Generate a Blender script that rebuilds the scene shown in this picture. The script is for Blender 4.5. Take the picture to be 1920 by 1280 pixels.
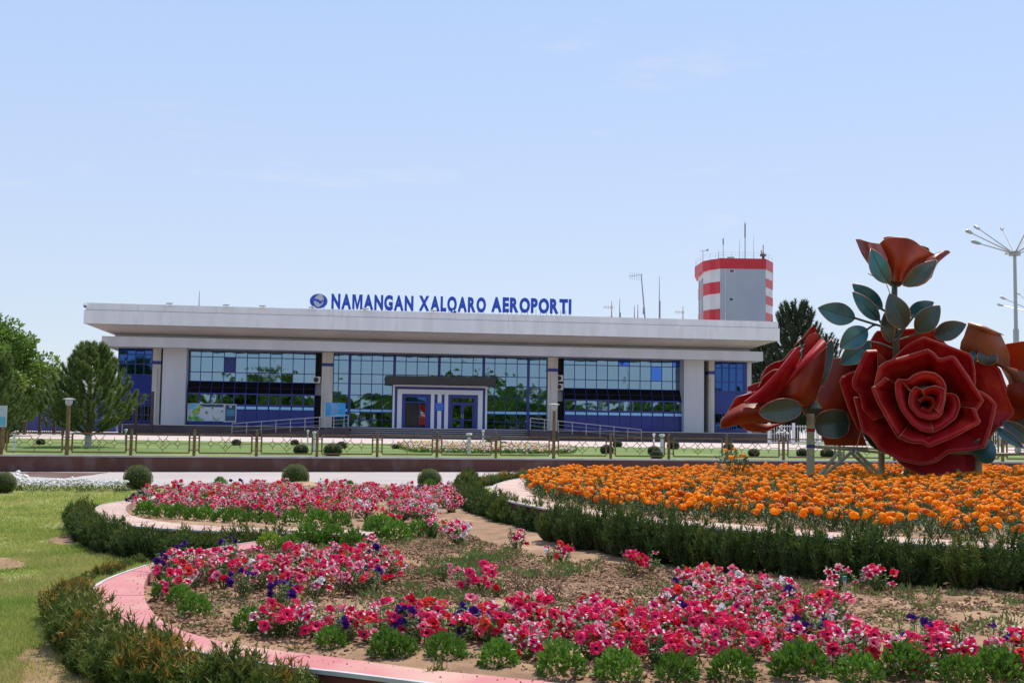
import bpy, math, random
import numpy as np
from mathutils import Vector, Matrix
random.seed(7); rng = np.random.default_rng(7)
for o in list(bpy.data.objects): bpy.data.objects.remove(o)
S = bpy.context.scene
COL = S.collection
# ---------------------------------------------------------------- camera
E = 1.6; FPX = 2200.0; PITCH = math.atan(166/FPX); ROLL = 0.0145
Fv = Vector((0, math.cos(PITCH), math.sin(PITCH)))
U0 = Vector((0, -math.sin(PITCH), math.cos(PITCH))); X0 = Vector((1, 0, 0))
Rv = X0*math.cos(ROLL)+U0*math.sin(ROLL); Uv = U0*math.cos(ROLL)-X0*math.sin(ROLL)
EYE = Vector((0, 0, E))
cd = bpy.data.cameras.new('camera'); cam = bpy.data.objects.new('camera', cd); COL.objects.link(cam)
cd.sensor_width = 36; cd.lens = FPX/1920*36; cd.clip_start = .1; cd.clip_end = 6000
m = Matrix((Rv, Uv, -Fv)).transposed().to_4x4(); m.translation = EYE; cam.matrix_world = m
S.camera = cam
S.render.resolution_x = 1024; S.render.resolution_y = 682
# ---------------------------------------------------------------- sky, sun, exposure
SUN_EL = math.radians(60); SUN_AZ = math.radians(24)      # azimuth measured from +Y towards +X
w = bpy.data.worlds.new("World"); S.world = w; w.use_nodes = True
nt = w.node_tree; bg = nt.nodes['Background']
sky = nt.nodes.new('ShaderNodeTexSky'); sky.sky_type = 'NISHITA'; sky.sun_disc = False
sky.sun_elevation = SUN_EL; sky.sun_rotation = SUN_AZ; sky.air_density = 1.0; sky.dust_density = 0.8; sky.ozone_density = 2.2; sky.altitude = 400
tc = nt.nodes.new('ShaderNodeTexCoord'); mp = nt.nodes.new('ShaderNodeMapping'); mp.inputs['Scale'].default_value = (5, 5, 22)
nz = nt.nodes.new('ShaderNodeTexNoise'); nz.inputs['Scale'].default_value = 1.6; nz.inputs['Detail'].default_value = 6; nz.inputs['Roughness'].default_value = .62
cr = nt.nodes.new('ShaderNodeValToRGB'); cr.color_ramp.elements[0].position = .60; cr.color_ramp.elements[1].position = .85
cr.color_ramp.elements[1].color = (.36, .36, .36, 1)
mx = nt.nodes.new('ShaderNodeMix'); mx.data_type = 'RGBA'; mx.inputs['B'].default_value = (4.3, 4.4, 4.7, 1)
nt.links.new(tc.outputs['Generated'], mp.inputs['Vector']); nt.links.new(mp.outputs[0], nz.inputs['Vector'])
nt.links.new(nz.outputs['Fac'], cr.inputs[0]); nt.links.new(cr.outputs[0], mx.inputs['Factor'])
sx = nt.nodes.new('ShaderNodeSeparateXYZ'); nt.links.new(tc.outputs['Generated'], sx.inputs[0])
er = nt.nodes.new('ShaderNodeValToRGB'); er.color_ramp.elements[0].position = 0; er.color_ramp.elements[0].color = (3.75, 3.95, 4.3, 1); er.color_ramp.elements[1].position = 1; er.color_ramp.elements[1].color = (1.6, 2.25, 3.7, 1)
for ps, c in ((.08, (3.2, 3.68, 4.4)), (.2, (2.9, 3.52, 4.72)), (.34, (2.5, 3.3, 4.85))): e_ = er.color_ramp.elements.new(ps); e_.color = (*c, 1)
nt.links.new(sx.outputs['Z'], er.inputs[0]); hz = nt.nodes.new('ShaderNodeMix'); hz.data_type = 'RGBA'; hz.inputs['Factor'].default_value = .85     # thin high summer haze over the clear sky
nt.links.new(sky.outputs[0], hz.inputs['A']); nt.links.new(er.outputs[0], hz.inputs['B']); nt.links.new(hz.outputs['Result'], mx.inputs['A']); nt.links.new(mx.outputs['Result'], bg.inputs['Color'])
bg.inputs['Strength'].default_value = 0.137
sl = bpy.data.lights.new('sun', 'SUN'); sl.energy = 3.9; sl.angle = math.radians(.5); sl.color = (1, .93, .82)
so = bpy.data.objects.new('sun', sl); COL.objects.link(so)
sd = Vector((math.sin(SUN_AZ)*math.cos(SUN_EL), math.cos(SUN_AZ)*math.cos(SUN_EL), math.sin(SUN_EL)))
so.rotation_euler = sd.to_track_quat('Z', 'Y').to_euler(); so.location = (0, 0, 60)
S.view_settings.view_transform = 'Standard'; S.view_settings.look = 'None'; S.view_settings.exposure = 0.50; S.view_settings.gamma = 1
S.view_settings.use_curve_mapping = False
S.render.engine = 'CYCLES'; S.cycles.max_bounces = 6; S.cycles.diffuse_bounces = 3; S.cycles.transparent_max_bounces = 6

# ---------------------------------------------------------------- pixel -> world helpers (1920x1280 photo pixels)
def ray(px, py): return Fv + Rv*((px-960)/FPX) - Uv*((py-640)/FPX)
def at(px, py, Y):
    d = ray(px, py); return EYE + d*(Y/d.y)
TILT = .011
def low(X): return .1 + TILT*max(-30, min(30, X))
def onpl(px, py, h):                     # point on the (slightly tilted) low ground raised by h
    d = ray(px, py); t = (.1+h-E)/(d.z-TILT*d.x); return EYE + d*t
def low_np(X): return .1+TILT*np.clip(X, -30, 30)
def wallY(X): return 42.6+.09*X
def upz(X, Y):
    a = .592+.0054*max(-30, min(30, X))-.03; y0 = wallY(X); t = max(0, min(1, (Y-y0)/(63-y0))); return a+(.75-a)*t
def onup(px, py):                        # point on the upper lawn / plaza
    lo, hi = 42.0, 400.0
    for _ in range(40):
        m = (lo+hi)/2; p = at(px, py, m)
        if p.z > upz(p.x, p.y): lo = m
        else: hi = m
    return at(px, py, lo)

# ---------------------------------------------------------------- materials
MAT = {}
def new_mat(name):
    m = bpy.data.materials.new(name); m.use_nodes = True; MAT[name] = m
    return m, m.node_tree, m.node_tree.nodes['Principled BSDF']
def rgba(c): return (c[0], c[1], c[2], 1)
def mat(name, c1, c2=None, scale=5., rough=.6, metal=0., detail=4, bump=0., bscale=None, spec=.5, rnd=0., coords='Object', c3=None, s3=1., stretch=None, pos=(.35, .65), trans=0.):
    m, nt, b = new_mat(name)
    b.inputs['Roughness'].default_value = rough; b.inputs['Metallic'].default_value = metal
    b.inputs['Specular IOR Level'].default_value = spec
    b.inputs['Base Color'].default_value = rgba(c1)
    tc = nt.nodes.new('ShaderNodeTexCoord'); src = tc.outputs[coords]
    if stretch:
        mp = nt.nodes.new('ShaderNodeMapping'); mp.inputs['Scale'].default_value = stretch
        nt.links.new(src, mp.inputs['Vector']); src = mp.outputs[0]
    col = None
    if c2 is not None:
        n = nt.nodes.new('ShaderNodeTexNoise'); n.inputs['Scale'].default_value = scale; n.inputs['Detail'].default_value = detail
        nt.links.new(src, n.inputs['Vector'])
        r = nt.nodes.new('ShaderNodeValToRGB'); r.color_ramp.elements[0].position = pos[0]; r.color_ramp.elements[1].position = pos[1]
        r.color_ramp.elements[0].color = rgba(c1); r.color_ramp.elements[1].color = rgba(c2)
        nt.links.new(n.outputs['Fac'], r.inputs[0]); col = r.outputs[0]
    if c3 is not None:
        n3 = nt.nodes.new('ShaderNodeTexNoise'); n3.inputs['Scale'].default_value = s3; n3.inputs['Detail'].default_value = 5
        nt.links.new(src, n3.inputs['Vector'])
        r3 = nt.nodes.new('ShaderNodeValToRGB'); r3.color_ramp.elements[0].position = .5; r3.color_ramp.elements[1].position = .66
        nt.links.new(n3.outputs['Fac'], r3.inputs[0])
        x = nt.nodes.new('ShaderNodeMix'); x.data_type = 'RGBA'; x.inputs['B'].default_value = rgba(c3)
        nt.links.new(r3.outputs[0], x.inputs['Factor']); nt.links.new(col, x.inputs['A']); col = x.outputs['Result']
    if rnd:
        oi = nt.nodes.new('ShaderNodeObjectInfo'); hs = nt.nodes.new('ShaderNodeHueSaturation')
        mr = nt.nodes.new('ShaderNodeMapRange'); mr.inputs['To Min'].default_value = 1-rnd; mr.inputs['To Max'].default_value = 1+rnd
        nt.links.new(oi.outputs['Random'], mr.inputs['Value']); nt.links.new(mr.outputs[0], hs.inputs['Value'])
        if col is not None: nt.links.new(col, hs.inputs['Color'])
        else: hs.inputs['Color'].default_value = rgba(c1)
        col = hs.outputs[0]
    if col is not None: nt.links.new(col, b.inputs['Base Color'])
    if bump:
        nb = nt.nodes.new('ShaderNodeTexNoise'); nb.inputs['Scale'].default_value = bscale or scale*2; nb.inputs['Detail'].default_value = 5
        nt.links.new(src, nb.inputs['Vector'])
        bp = nt.nodes.new('ShaderNodeBump'); bp.inputs['Strength'].default_value = min(1, bump*10) if bump < .1 else 1; bp.inputs['Distance'].default_value = bump
        nt.links.new(nb.outputs['Fac'], bp.inputs['Height']); nt.links.new(bp.outputs[0], b.inputs['Normal'])
    if trans:
        out = nt.nodes['Material Output']; tr = nt.nodes.new('ShaderNodeBsdfTranslucent'); ms = nt.nodes.new('ShaderNodeMixShader')
        ms.inputs[0].default_value = trans
        if col is not None: nt.links.new(col, tr.inputs['Color'])
        else: tr.inputs['Color'].default_value = rgba(c1)
        nt.links.new(b.outputs[0], ms.inputs[1]); nt.links.new(tr.outputs[0], ms.inputs[2]); nt.links.new(ms.outputs[0], out.inputs['Surface'])
    return m

# ---------------------------------------------------------------- mesh collector
class MB:
    def __init__(s): s.V = []; s.L = []; s.T = []; s.I = []; s.n = 0
    def add(s, v, faces, mi=0):
        v = np.asarray([tuple(p) for p in v], dtype=float).reshape(-1, 3)
        s.V.append(v); L = []; T = []
        for f in faces: L += [i+s.n for i in f]; T.append(len(f))
        s.L.append(np.array(L, dtype=np.int64)); s.T.append(np.array(T, dtype=np.int64))
        s.I.append(np.full(len(T), mi) if np.isscalar(mi) else np.array(mi)); s.n += len(v)
        return s
    def arr(s, v, f, mi=0):              # v (n,3), f (k,m) numpy
        s.V.append(v); s.L.append((f+s.n).ravel()); s.T.append(np.full(len(f), f.shape[1])); 
        s.I.append(np.full(len(f), mi) if np.isscalar(mi) else np.asarray(mi)); s.n += len(v); return s
    def inst(s, proto, R, t, dmi=0):     # proto: another MB; R (k,3,3); t (k,3)
        v = np.concatenate(proto.V); L = np.concatenate(proto.L); T = np.concatenate(proto.T); I = np.concatenate(proto.I)
        k = len(t); VV = np.einsum('kij,nj->kni', R, v)+t[:, None, :]
        s.V.append(VV.reshape(-1, 3)); s.L.append((L[None, :]+(np.arange(k)*len(v))[:, None]+s.n).ravel())
        s.T.append(np.tile(T, k)); s.I.append(np.tile(I, k)+dmi); s.n += k*len(v); return s
    def box(s, x0, x1, y0, y1, z0, z1, mi=0):
        v = [(x0, y0, z0), (x1, y0, z0), (x1, y1, z0), (x0, y1, z0), (x0, y0, z1), (x1, y0, z1), (x1, y1, z1), (x0, y1, z1)]
        return s.add(v, [(0, 3, 2, 1), (4, 5, 6, 7), (0, 1, 5, 4), (1, 2, 6, 5), (2, 3, 7, 6), (3, 0, 4, 7)], mi)
    def tube(s, pts, r, n=8, mi=0, caps=True):
        pts = [Vector(p) for p in pts]; rr = r if isinstance(r, (list, tuple)) else [r]*len(pts)
        v = []; f = []; a = None
        for i, p in enumerate(pts):
            d = (pts[min(i+1, len(pts)-1)]-pts[max(i-1, 0)])
            if d.length < 1e-9: d = Vector((0, 0, 1))
            d.normalize()
            if a is None: a = d.orthogonal().normalized()
            else:
                a = (a-d*a.dot(d)); a = a.normalized() if a.length > 1e-6 else d.orthogonal().normalized()
            b = d.cross(a)
            for j in range(n):
                t = 2*math.pi*j/n; v.append(p+(a*math.cos(t)+b*math.sin(t))*rr[i])
        for i in range(len(pts)-1):
            for j in range(n): f.append((i*n+j, i*n+(j+1) % n, (i+1)*n+(j+1) % n, (i+1)*n+j))
        if caps: f.append(tuple(range(n-1, -1, -1))); f.append(tuple((len(pts)-1)*n+j for j in range(n)))
        return s.add(v, f, mi)
    def bar(s, a, b, w, h, mi=0):        # rectangular bar from a to b
        a = Vector(a); b = Vector(b); d = (b-a).normalized()
        up = Vector((0, 0, 1)) if abs(d.z) < .95 else Vector((0, 1, 0))
        x = d.cross(up).normalized(); y = x.cross(d)
        v = [p+x*sx*w/2+y*sy*h/2 for p in (a, b) for sx, sy in ((-1, -1), (1, -1), (1, 1), (-1, 1))]
        return s.add(v, [(3, 2, 1, 0), (4, 5, 6, 7), (0, 1, 5, 4), (1, 2, 6, 5), (2, 3, 7, 6), (3, 0, 4, 7)], mi)
    def lathe(s, prof, n=24, c=(0, 0, 0), mi=0):
        v = []; f = []
        for r, z in prof:
            for j in range(n): t = 2*math.pi*j/n; v.append((c[0]+r*math.cos(t), c[1]+r*math.sin(t), c[2]+z))
        for i in range(len(prof)-1):
            for j in range(n): f.append((i*n+j, i*n+(j+1) % n, (i+1)*n+(j+1) % n, (i+1)*n+j))
        return s.add(v, f, mi)
    def prism(s, poly, z0, z1, mi=0):    # poly list of (x,y); z may be callables
        n = len(poly); g = lambda z, p: z(p[0]) if callable(z) else z
        v = [(p[0], p[1], g(z0, p)) for p in poly]+[(p[0], p[1], g(z1, p)) for p in poly]
        f = [tuple(range(n-1, -1, -1)), tuple(range(n, 2*n))]+[(i, (i+1) % n, n+(i+1) % n, n+i) for i in range(n)]
        return s.add(v, f, mi)
    def cards(s, P, D, N, ln, wd, mi=0, kind='leaf'):    # many leaves: P base, D direction, N normal-ish
        D = D/np.linalg.norm(D, axis=1, keepdims=True); Sd = np.cross(D, N); Sd /= (np.linalg.norm(Sd, axis=1, keepdims=True)+1e-9)
        k = len(P); ln = np.broadcast_to(np.asarray(ln, float), (k,))[:, None]; wd = np.broadcast_to(np.asarray(wd, float), (k,))[:, None]
        if kind == 'blade':
            v = np.stack([P-Sd*wd/2, P+Sd*wd/2, P+D*ln], 1); f = np.arange(3*k).reshape(k, 3)
        else:
            nn = np.cross(Sd, D)
            v = np.stack([P, P+D*ln*.5+Sd*wd/2-nn*wd*.12, P+D*ln, P+D*ln*.5-Sd*wd/2-nn*wd*.12], 1); f = np.arange(4*k).reshape(k, 4)
        return s.arr(v.reshape(-1, 3), f, mi)
    def build(s, name, mats, parent=None, org=None, smooth=False, label=None, cat=None, group=None, kind=None):
        me = bpy.data.meshes.new(name); V = np.concatenate(s.V).astype(np.float32)
        root = parent
        if org is None and parent is not None: org = parent.get('_org')
        if org is not None: V = V-np.array(org, dtype=np.float32)
        L = np.concatenate(s.L).astype(np.int32); T = np.concatenate(s.T).astype(np.int32); I = np.concatenate(s.I).astype(np.int32)
        me.vertices.add(len(V)); me.vertices.foreach_set('co', V.ravel())
        me.loops.add(len(L)); me.loops.foreach_set('vertex_index', L)
        me.polygons.add(len(T)); st = np.concatenate([[0], np.cumsum(T)[:-1]]).astype(np.int32)
        me.polygons.foreach_set('loop_start', st); me.polygons.foreach_set('loop_total', T); me.polygons.foreach_set('material_index', I)
        me.polygons.foreach_set('use_smooth', np.full(len(T), bool(smooth)))
        me.update(calc_edges=True)
        for q in (mats if isinstance(mats, (list, tuple)) else [mats]): me.materials.append(MAT[q] if isinstance(q, str) else q)
        o = bpy.data.objects.new(name, me); COL.objects.link(o)
        if parent is not None:
            o.parent = parent
            if parent.get('_org') is not None: o['_org'] = parent['_org']
        elif org is not None: o.location = org; o['_org'] = tuple(org)
        tag(o, label, cat, group, kind)
        return o
def tag(o, label=None, cat=None, group=None, kind=None):
    if label: o['label'] = label
    if cat: o['category'] = cat
    if group: o['group'] = group
    if kind: o['kind'] = kind
    return o
def thing(name, label, cat, loc=(0, 0, 0), rz=0, group=None):
    o = bpy.data.objects.new(name, None); COL.objects.link(o); o.location = loc; o.rotation_euler = (0, 0, rz); o.empty_display_size = .1
    return tag(o, label, cat, group)
def wthing(name, label, cat, loc, group=None):     # children of it are given in world coordinates
    o = thing(name, label, cat, loc, 0, group); o['_org'] = tuple(loc); return o
KIDS = {}
def copy_thing(o, loc=None, rz=None, sc=None, label=None, parent=None):
    c = o.copy(); COL.objects.link(c)
    if parent is not None: c.parent = parent
    if loc is not None: c.location = loc
    if rz is not None: c.rotation_euler = (0, 0, rz)
    if sc is not None: c.scale = (sc, sc, sc) if np.isscalar(sc) else sc
    if label: c['label'] = label
    if o.name not in KIDS: KIDS[o.name] = [k for k in o.children]
    for ch in KIDS[o.name]: copy_thing(ch, parent=c)
    return c
def curve_pts(pts, n):                              # Catmull-Rom through points, n samples
    P = [Vector(p) for p in pts]; Q = [P[0]*2-P[1]]+P+[P[-1]*2-P[-2]]; out = []
    for k in range(n):
        t = k/(n-1)*(len(P)-1); i = min(int(t), len(P)-2); t -= i; a, b, c, d = Q[i:i+4]
        out.append(.5*((2*b)+(-a+c)*t+(2*a-5*b+4*c-d)*t*t+(-a+3*b-3*c+d)*t**3))
    return out
def resample(pts, n):
    P = [Vector(p) for p in pts]; d = [0]
    for i in range(1, len(P)): d.append(d[-1]+(P[i]-P[i-1]).length)
    out = []; i = 0
    for k in range(n):
        s = d[-1]*k/(n-1)
        while i < len(P)-2 and d[i+1] < s: i += 1
        t = (s-d[i])/max(1e-9, d[i+1]-d[i]); out.append(P[i].lerp(P[i+1], max(0, min(1, t))))
    return out
def inpoly(x, y, poly):
    x = np.asarray(x); y = np.asarray(y); r = np.zeros(x.shape, bool); n = len(poly)
    for i in range(n):
        x1, y1 = poly[i][:2]; x2, y2 = poly[(i+1) % n][:2]
        c = ((y1 > y) != (y2 > y)) & (x < (x2-x1)*(y-y1)/((y2-y1) if abs(y2-y1) > 1e-12 else 1e-12)+x1); r ^= c
    return r
def rnd_rot(k, tilt=.5, rs=None):
    a = rng.uniform(0, 2*np.pi, k); b = rng.normal(0, tilt, k); c = rng.uniform(0, 2*np.pi, k)
    ca, sa = np.cos(a), np.sin(a); cb, sb = np.cos(b), np.sin(b); cc, sc_ = np.cos(c), np.sin(c)
    Rz = np.zeros((k, 3, 3)); Rz[:, 0, 0] = ca; Rz[:, 0, 1] = -sa; Rz[:, 1, 0] = sa; Rz[:, 1, 1] = ca; Rz[:, 2, 2] = 1
    Rx = np.zeros((k, 3, 3)); Rx[:, 0, 0] = 1; Rx[:, 1, 1] = cb; Rx[:, 1, 2] = -sb; Rx[:, 2, 1] = sb; Rx[:, 2, 2] = cb
    R2 = np.zeros((k, 3, 3)); R2[:, 0, 0] = cc; R2[:, 0, 1] = -sc_; R2[:, 1, 0] = sc_; R2[:, 1, 1] = cc; R2[:, 2, 2] = 1
    return R2 @ Rx @ Rz

mat('white_panel', (.78, .78, .78), (.70, .70, .70), scale=.6, rough=.5, detail=6, stretch=(1.5, 1.5, .2), c3=(.69, .68, .67), s3=1.6)
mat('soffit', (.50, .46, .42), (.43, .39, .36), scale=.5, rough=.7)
mat('band_grey', (.53, .53, .54), (.46, .46, .47), scale=.7, rough=.5, stretch=(1, 1, .3))
mat('cream', (.58, .54, .48), (.46, .43, .38), scale=1.2, rough=.7, stretch=(2, 2, .3))
mat('blue_frame', (.012, .022, .20), rough=.35)
mat('blue_panel', (.008, .022, .17), (.012, .030, .22), scale=.4, rough=.22)
mat('strip_blue', (.30, .60, .85), rough=.3)
mat('canopy_black', (.028, .024, .022), (.02, .018, .018), scale=1, rough=.5)
mat('portal_white', (.68, .68, .70), rough=.4)
mat('interior', (.02, .018, .016), (.05, .04, .03), scale=.8, rough=.8)
mat('dark_gap', (.02, .022, .03), rough=.8)
mat('terrace_red', (.085, .055, .058), (.06, .042, .046), scale=.6, rough=.6)
mat('step_white', (.55, .53, .53), rough=.6)
mat('rail_steel', (.45, .46, .48), rough=.3, metal=.8)
mat('wall_brown', (.130, .042, .028), (.090, .030, .020), scale=.5, rough=.62, detail=8, bump=.004, bscale=30, c3=(.15, .085, .07), s3=1.7, stretch=(1, 1, .6))
mat('coping', (.50, .46, .45), (.40, .37, .36), scale=2, rough=.8)
mat('road', (.39, .345, .33), (.34, .30, .29), scale=.35, rough=.85, detail=8, bump=.003, bscale=60)
mat('wet_mud', (.12, .060, .035), (.16, .085, .05), scale=3, rough=.35)
mat('paving', (.50, .405, .37), (.44, .36, .335), scale=.5, rough=.85, detail=6)
mat('brass_paint', (.20, .13, .05), (.12, .075, .03), scale=6, rough=.45, metal=.4)
mat('dark_iron', (.05, .035, .03), rough=.6)
mat('white_paint', (.75, .75, .75), (.6, .6, .6), scale=8, rough=.5)
mat('lamp_grey', (.42, .42, .42), rough=.4, metal=.4)
mat('tower_red', (.60, .015, .03), (.53, .014, .026), scale=.5, rough=.45)
mat('tower_white', (.70, .70, .69), (.62, .62, .61), scale=.5, rough=.6)
mat('tower_grey', (.41, .44, .50), (.37, .40, .46), scale=.3, rough=.55)
mat('tower_glass', (.05, .06, .09), rough=.1)
mat('roof_grey', (.30, .30, .31), (.26, .26, .27), scale=.2, rough=.7)
mat('blue_cladding', (.02, .06, .30), (.02, .05, .22), scale=.4, rough=.4)
mat('antenna', (.30, .28, .30), rough=.6); mat('antenna_red', (.5, .1, .12), rough=.6)
mat('sign_blue', (.012, .07, .50), rough=.4); mat('sign_side', (.02, .05, .25), rough=.5)
mat('emblem_silver', (.55, .56, .62), (.48, .50, .56), scale=3, rough=.35)
mat('grass_base', (.30, .30, .085), (.19, .23, .050), scale=1.1, rough=.9, detail=8, c3=(.30, .23, .12), s3=.38, bump=.02, bscale=25)
mat('grass_blade', (.25, .34, .065), rough=.6, c2=(.38, .40, .11), scale=.9, c3=(.46, .40, .16), s3=.55, trans=.5, spec=.3)
mat('grass_far', (.105, .170, .018), (.072, .122, .013), scale=.5, rough=.9, detail=10, bump=.03, bscale=8, c3=(.16, .22, .04), s3=.3)
mat('soil', (.29, .170, .095), (.19, .108, .058), scale=5, rough=.95, detail=12, bump=.035, bscale=14, c3=(.38, .245, .145), s3=1.2)
mat('clod', (.27, .155, .085), (.18, .10, .052), scale=8, rough=.95, bump=.01, bscale=40)
mat('kerb_pink', (.47, .19, .185), (.44, .135, .14), scale=1.1, rough=.68, detail=10, c3=(.48, .27, .22), s3=1.4, bump=.002, bscale=50)
mat('kerb_beige', (.44, .31, .26), (.45, .28, .25), scale=1.2, rough=.7, detail=8, c3=(.50, .42, .30), s3=1.1)
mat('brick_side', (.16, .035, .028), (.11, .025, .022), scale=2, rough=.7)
mat('kerb_joint', (.42, .14, .14), rough=.8); mat('edge_stone', (.50, .50, .52), (.38, .38, .40), scale=5, rough=.6)
# ================================================================ GROUND AND SETTING
def sheet(name, x0, x1, y0, y1, nx, ny, zf, mats, kind='structure', poly=None, smooth=True, noise=0., yw=None):
    xs = np.linspace(x0, x1, nx+1); ys = np.linspace(0, 1, ny+1)
    X, T = np.meshgrid(xs, ys); 
    lo = y0(X) if callable(y0) else y0; hi = y1(X) if callable(y1) else y1
    Y = lo+(hi-lo)*T
    Z = np.vectorize(zf)(X, Y).astype(float)
    if noise: Z = Z+noise*lump(X, Y)
    idx = np.arange((nx+1)*(ny+1)).reshape(ny+1, nx+1)
    f = np.stack([idx[:-1, :-1], idx[:-1, 1:], idx[1:, 1:], idx[1:, :-1]], -1).reshape(-1, 4)
    V = np.stack([X, Y, Z], -1).reshape(-1, 3)
    if poly is not None:
        c = V[f].mean(1); f = f[inpoly(c[:, 0], c[:, 1], poly)]
    return MB().arr(V, f).build(name, mats, smooth=smooth, kind=kind)
_ph = rng.uniform(0, 6.28, 40); _fx = rng.normal(0, 1, 40); _fy = rng.normal(0, 1, 40)
def lump(X, Y):
    r = 0*X
    for i in range(40):
        k = 1.5*1.09**i; r = r+np.sin((X*_fx[i]+Y*_fy[i])*k+_ph[i])*(1.5/k)**.6
    return r/4
# one ground sheet to the horizon; the raised half behind the retaining wall is .12 lower than its lawn and paving
g = MB(); ys = [-400, -60, 0, 20, 40]; xs = [-1500, -200, -60, -30, -15, 0, 15, 30, 60, 200, 1500]
rows = [(lambda X, y=y: (X, y, low(X)-.10)) for y in ys]+[lambda X: (X, wallY(max(-60, min(60, X)))+.1, low(X)-.10), lambda X: (X, wallY(max(-60, min(60, X)))+.25, upz(X, 0)-.12),
        lambda X: (X, 63, .63), lambda X: (X, 400, .63), lambda X: (X, 4000, .63)]
v = [r(X) for r in rows for X in xs]; n = len(xs)
g.add(v, [(i*n+j, i*n+j+1, (i+1)*n+j+1, (i+1)*n+j) for i in range(len(rows)-1) for j in range(n-1)])
g.build('ground', 'paving', kind='structure')
sheet('road', -60, 60, 26, lambda X: wallY(X), 60, 8, lambda X, Y: low(X), 'road')
sheet('upper_lawn', -60, 60, lambda X: wallY(X)+.35, 64, 120, 30, lambda X, Y: upz(X, Y)+.02, 'grass_far')
sheet('plaza', -90, 110, 63.5, 150, 40, 20, lambda X, Y: .775, 'paving')
# paved strip along the inside of the retaining wall, right of the pine lawn
PS = [onup(560, 851), onup(640, 846.5), onup(745, 846.5), onup(770, 853.5), onup(560, 853)]
sheet('park_lawn', -120, 120, -150, 4, 30, 20, lambda X, Y: low(X)-.06, 'grass_far')
# mud patch left on the road
mp_ = [(35, 886), (60, 885), (180, 886), (205, 884.8), (170, 890), (120, 896), (60, 893)]
MB().add([onpl(a, b, .006) for a, b in resample([Vector((p[0], p[1], 0)) for p in mp_+[mp_[0]]], 40)[:-1] for a, b in [(a, b)]] if False else [onpl(p[0]+2*math.sin(i*1.7), p[1], .006) for i, p in enumerate(resample([Vector((q[0], q[1], 0)) for q in mp_+[mp_[0]]], 40)[:-1])], [tuple(range(39))]).build('mud_patch', 'wet_mud', kind='structure')

# ---------------------------------------------------------------- retaining wall
t = wthing('retaining_wall', 'long low brown-red rendered retaining wall behind the road, pale coping along its top', 'wall', (0, 42.6, 0))
b = MB(); c = MB()
for x0, x1 in zip(np.arange(-45, 45, 3.), np.arange(-42, 48, 3.)):
    def zt(X): return .592+.0054*X
    y0, y1 = wallY(x0), wallY(x1-.008)
    vv = [(x0, y0, low(x0)-.2), (x1-.008, y1, low(x1)-.2), (x1-.008, y1+.35, low(x1)-.2), (x0, y0+.35, low(x0)-.2),
          (x0, y0, zt(x0)-.06), (x1-.008, y1, zt(x1)-.06), (x1-.008, y1+.35, zt(x1)-.06), (x0, y0+.35, zt(x0)-.06)]
    F6 = [(0, 3, 2, 1), (4, 5, 6, 7), (0, 1, 5, 4), (1, 2, 6, 5), (2, 3, 7, 6), (3, 0, 4, 7)]
    b.add(vv, F6)
    q = .03
    vv = [(x0, y0-q, zt(x0)-.058), (x1-.004, y1-q, zt(x1)-.058), (x1-.004, y1+.38, zt(x1)-.058), (x0, y0+.38, zt(x0)-.058),
          (x0, y0-q, zt(x0)), (x1-.004, y1-q, zt(x1)), (x1-.004, y1+.38, zt(x1)), (x0, y0+.38, zt(x0))]
    c.add(vv, F6)
b.build('wall_body', 'wall_brown', t); c.build('coping', 'coping', t)

# ---------------------------------------------------------------- brass fence on the wall
FP = [-118, 2, 125, 245, 363.5, 480.5, 594, 707, 819, 929.5, 1038, 1145, 1254, 1362.5, 1469, 1574, 1677, 1779, 1880, 1980]
LAMPS = {125, 1038}
def zt(X): return .592+.0054*X
def wallpt(px):                                    # point on top of wall under photo column px
    lo, hi = 30., 60.
    for _ in range(40):
        m_ = (lo+hi)/2; p = at(px, 855, m_)
        if p.y < wallY(p.x)+.17: lo = m_
        else: hi = m_
    return Vector((p.x, wallY(p.x)+.17, zt(p.x)))
WP = [wallpt(px) for px in FP]
ft = wthing('ornamental_fence', 'low brass-painted ornamental metal fence with diamond pattern along the retaining wall', 'fence', tuple(WP[5]))
for i, p in enumerate(WP):
    if FP[i] in LAMPS: continue
    b = MB(); b.box(p.x-.045, p.x+.045, p.y-.045, p.y+.045, p.z, p.z+.84); b.lathe([(.0, .93), (.03, .92), (.045, .885), (.03, .85), (.055, .84)], 8, (p.x, p.y, p.z))
    b.build('post', 'brass_paint', ft)
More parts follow.
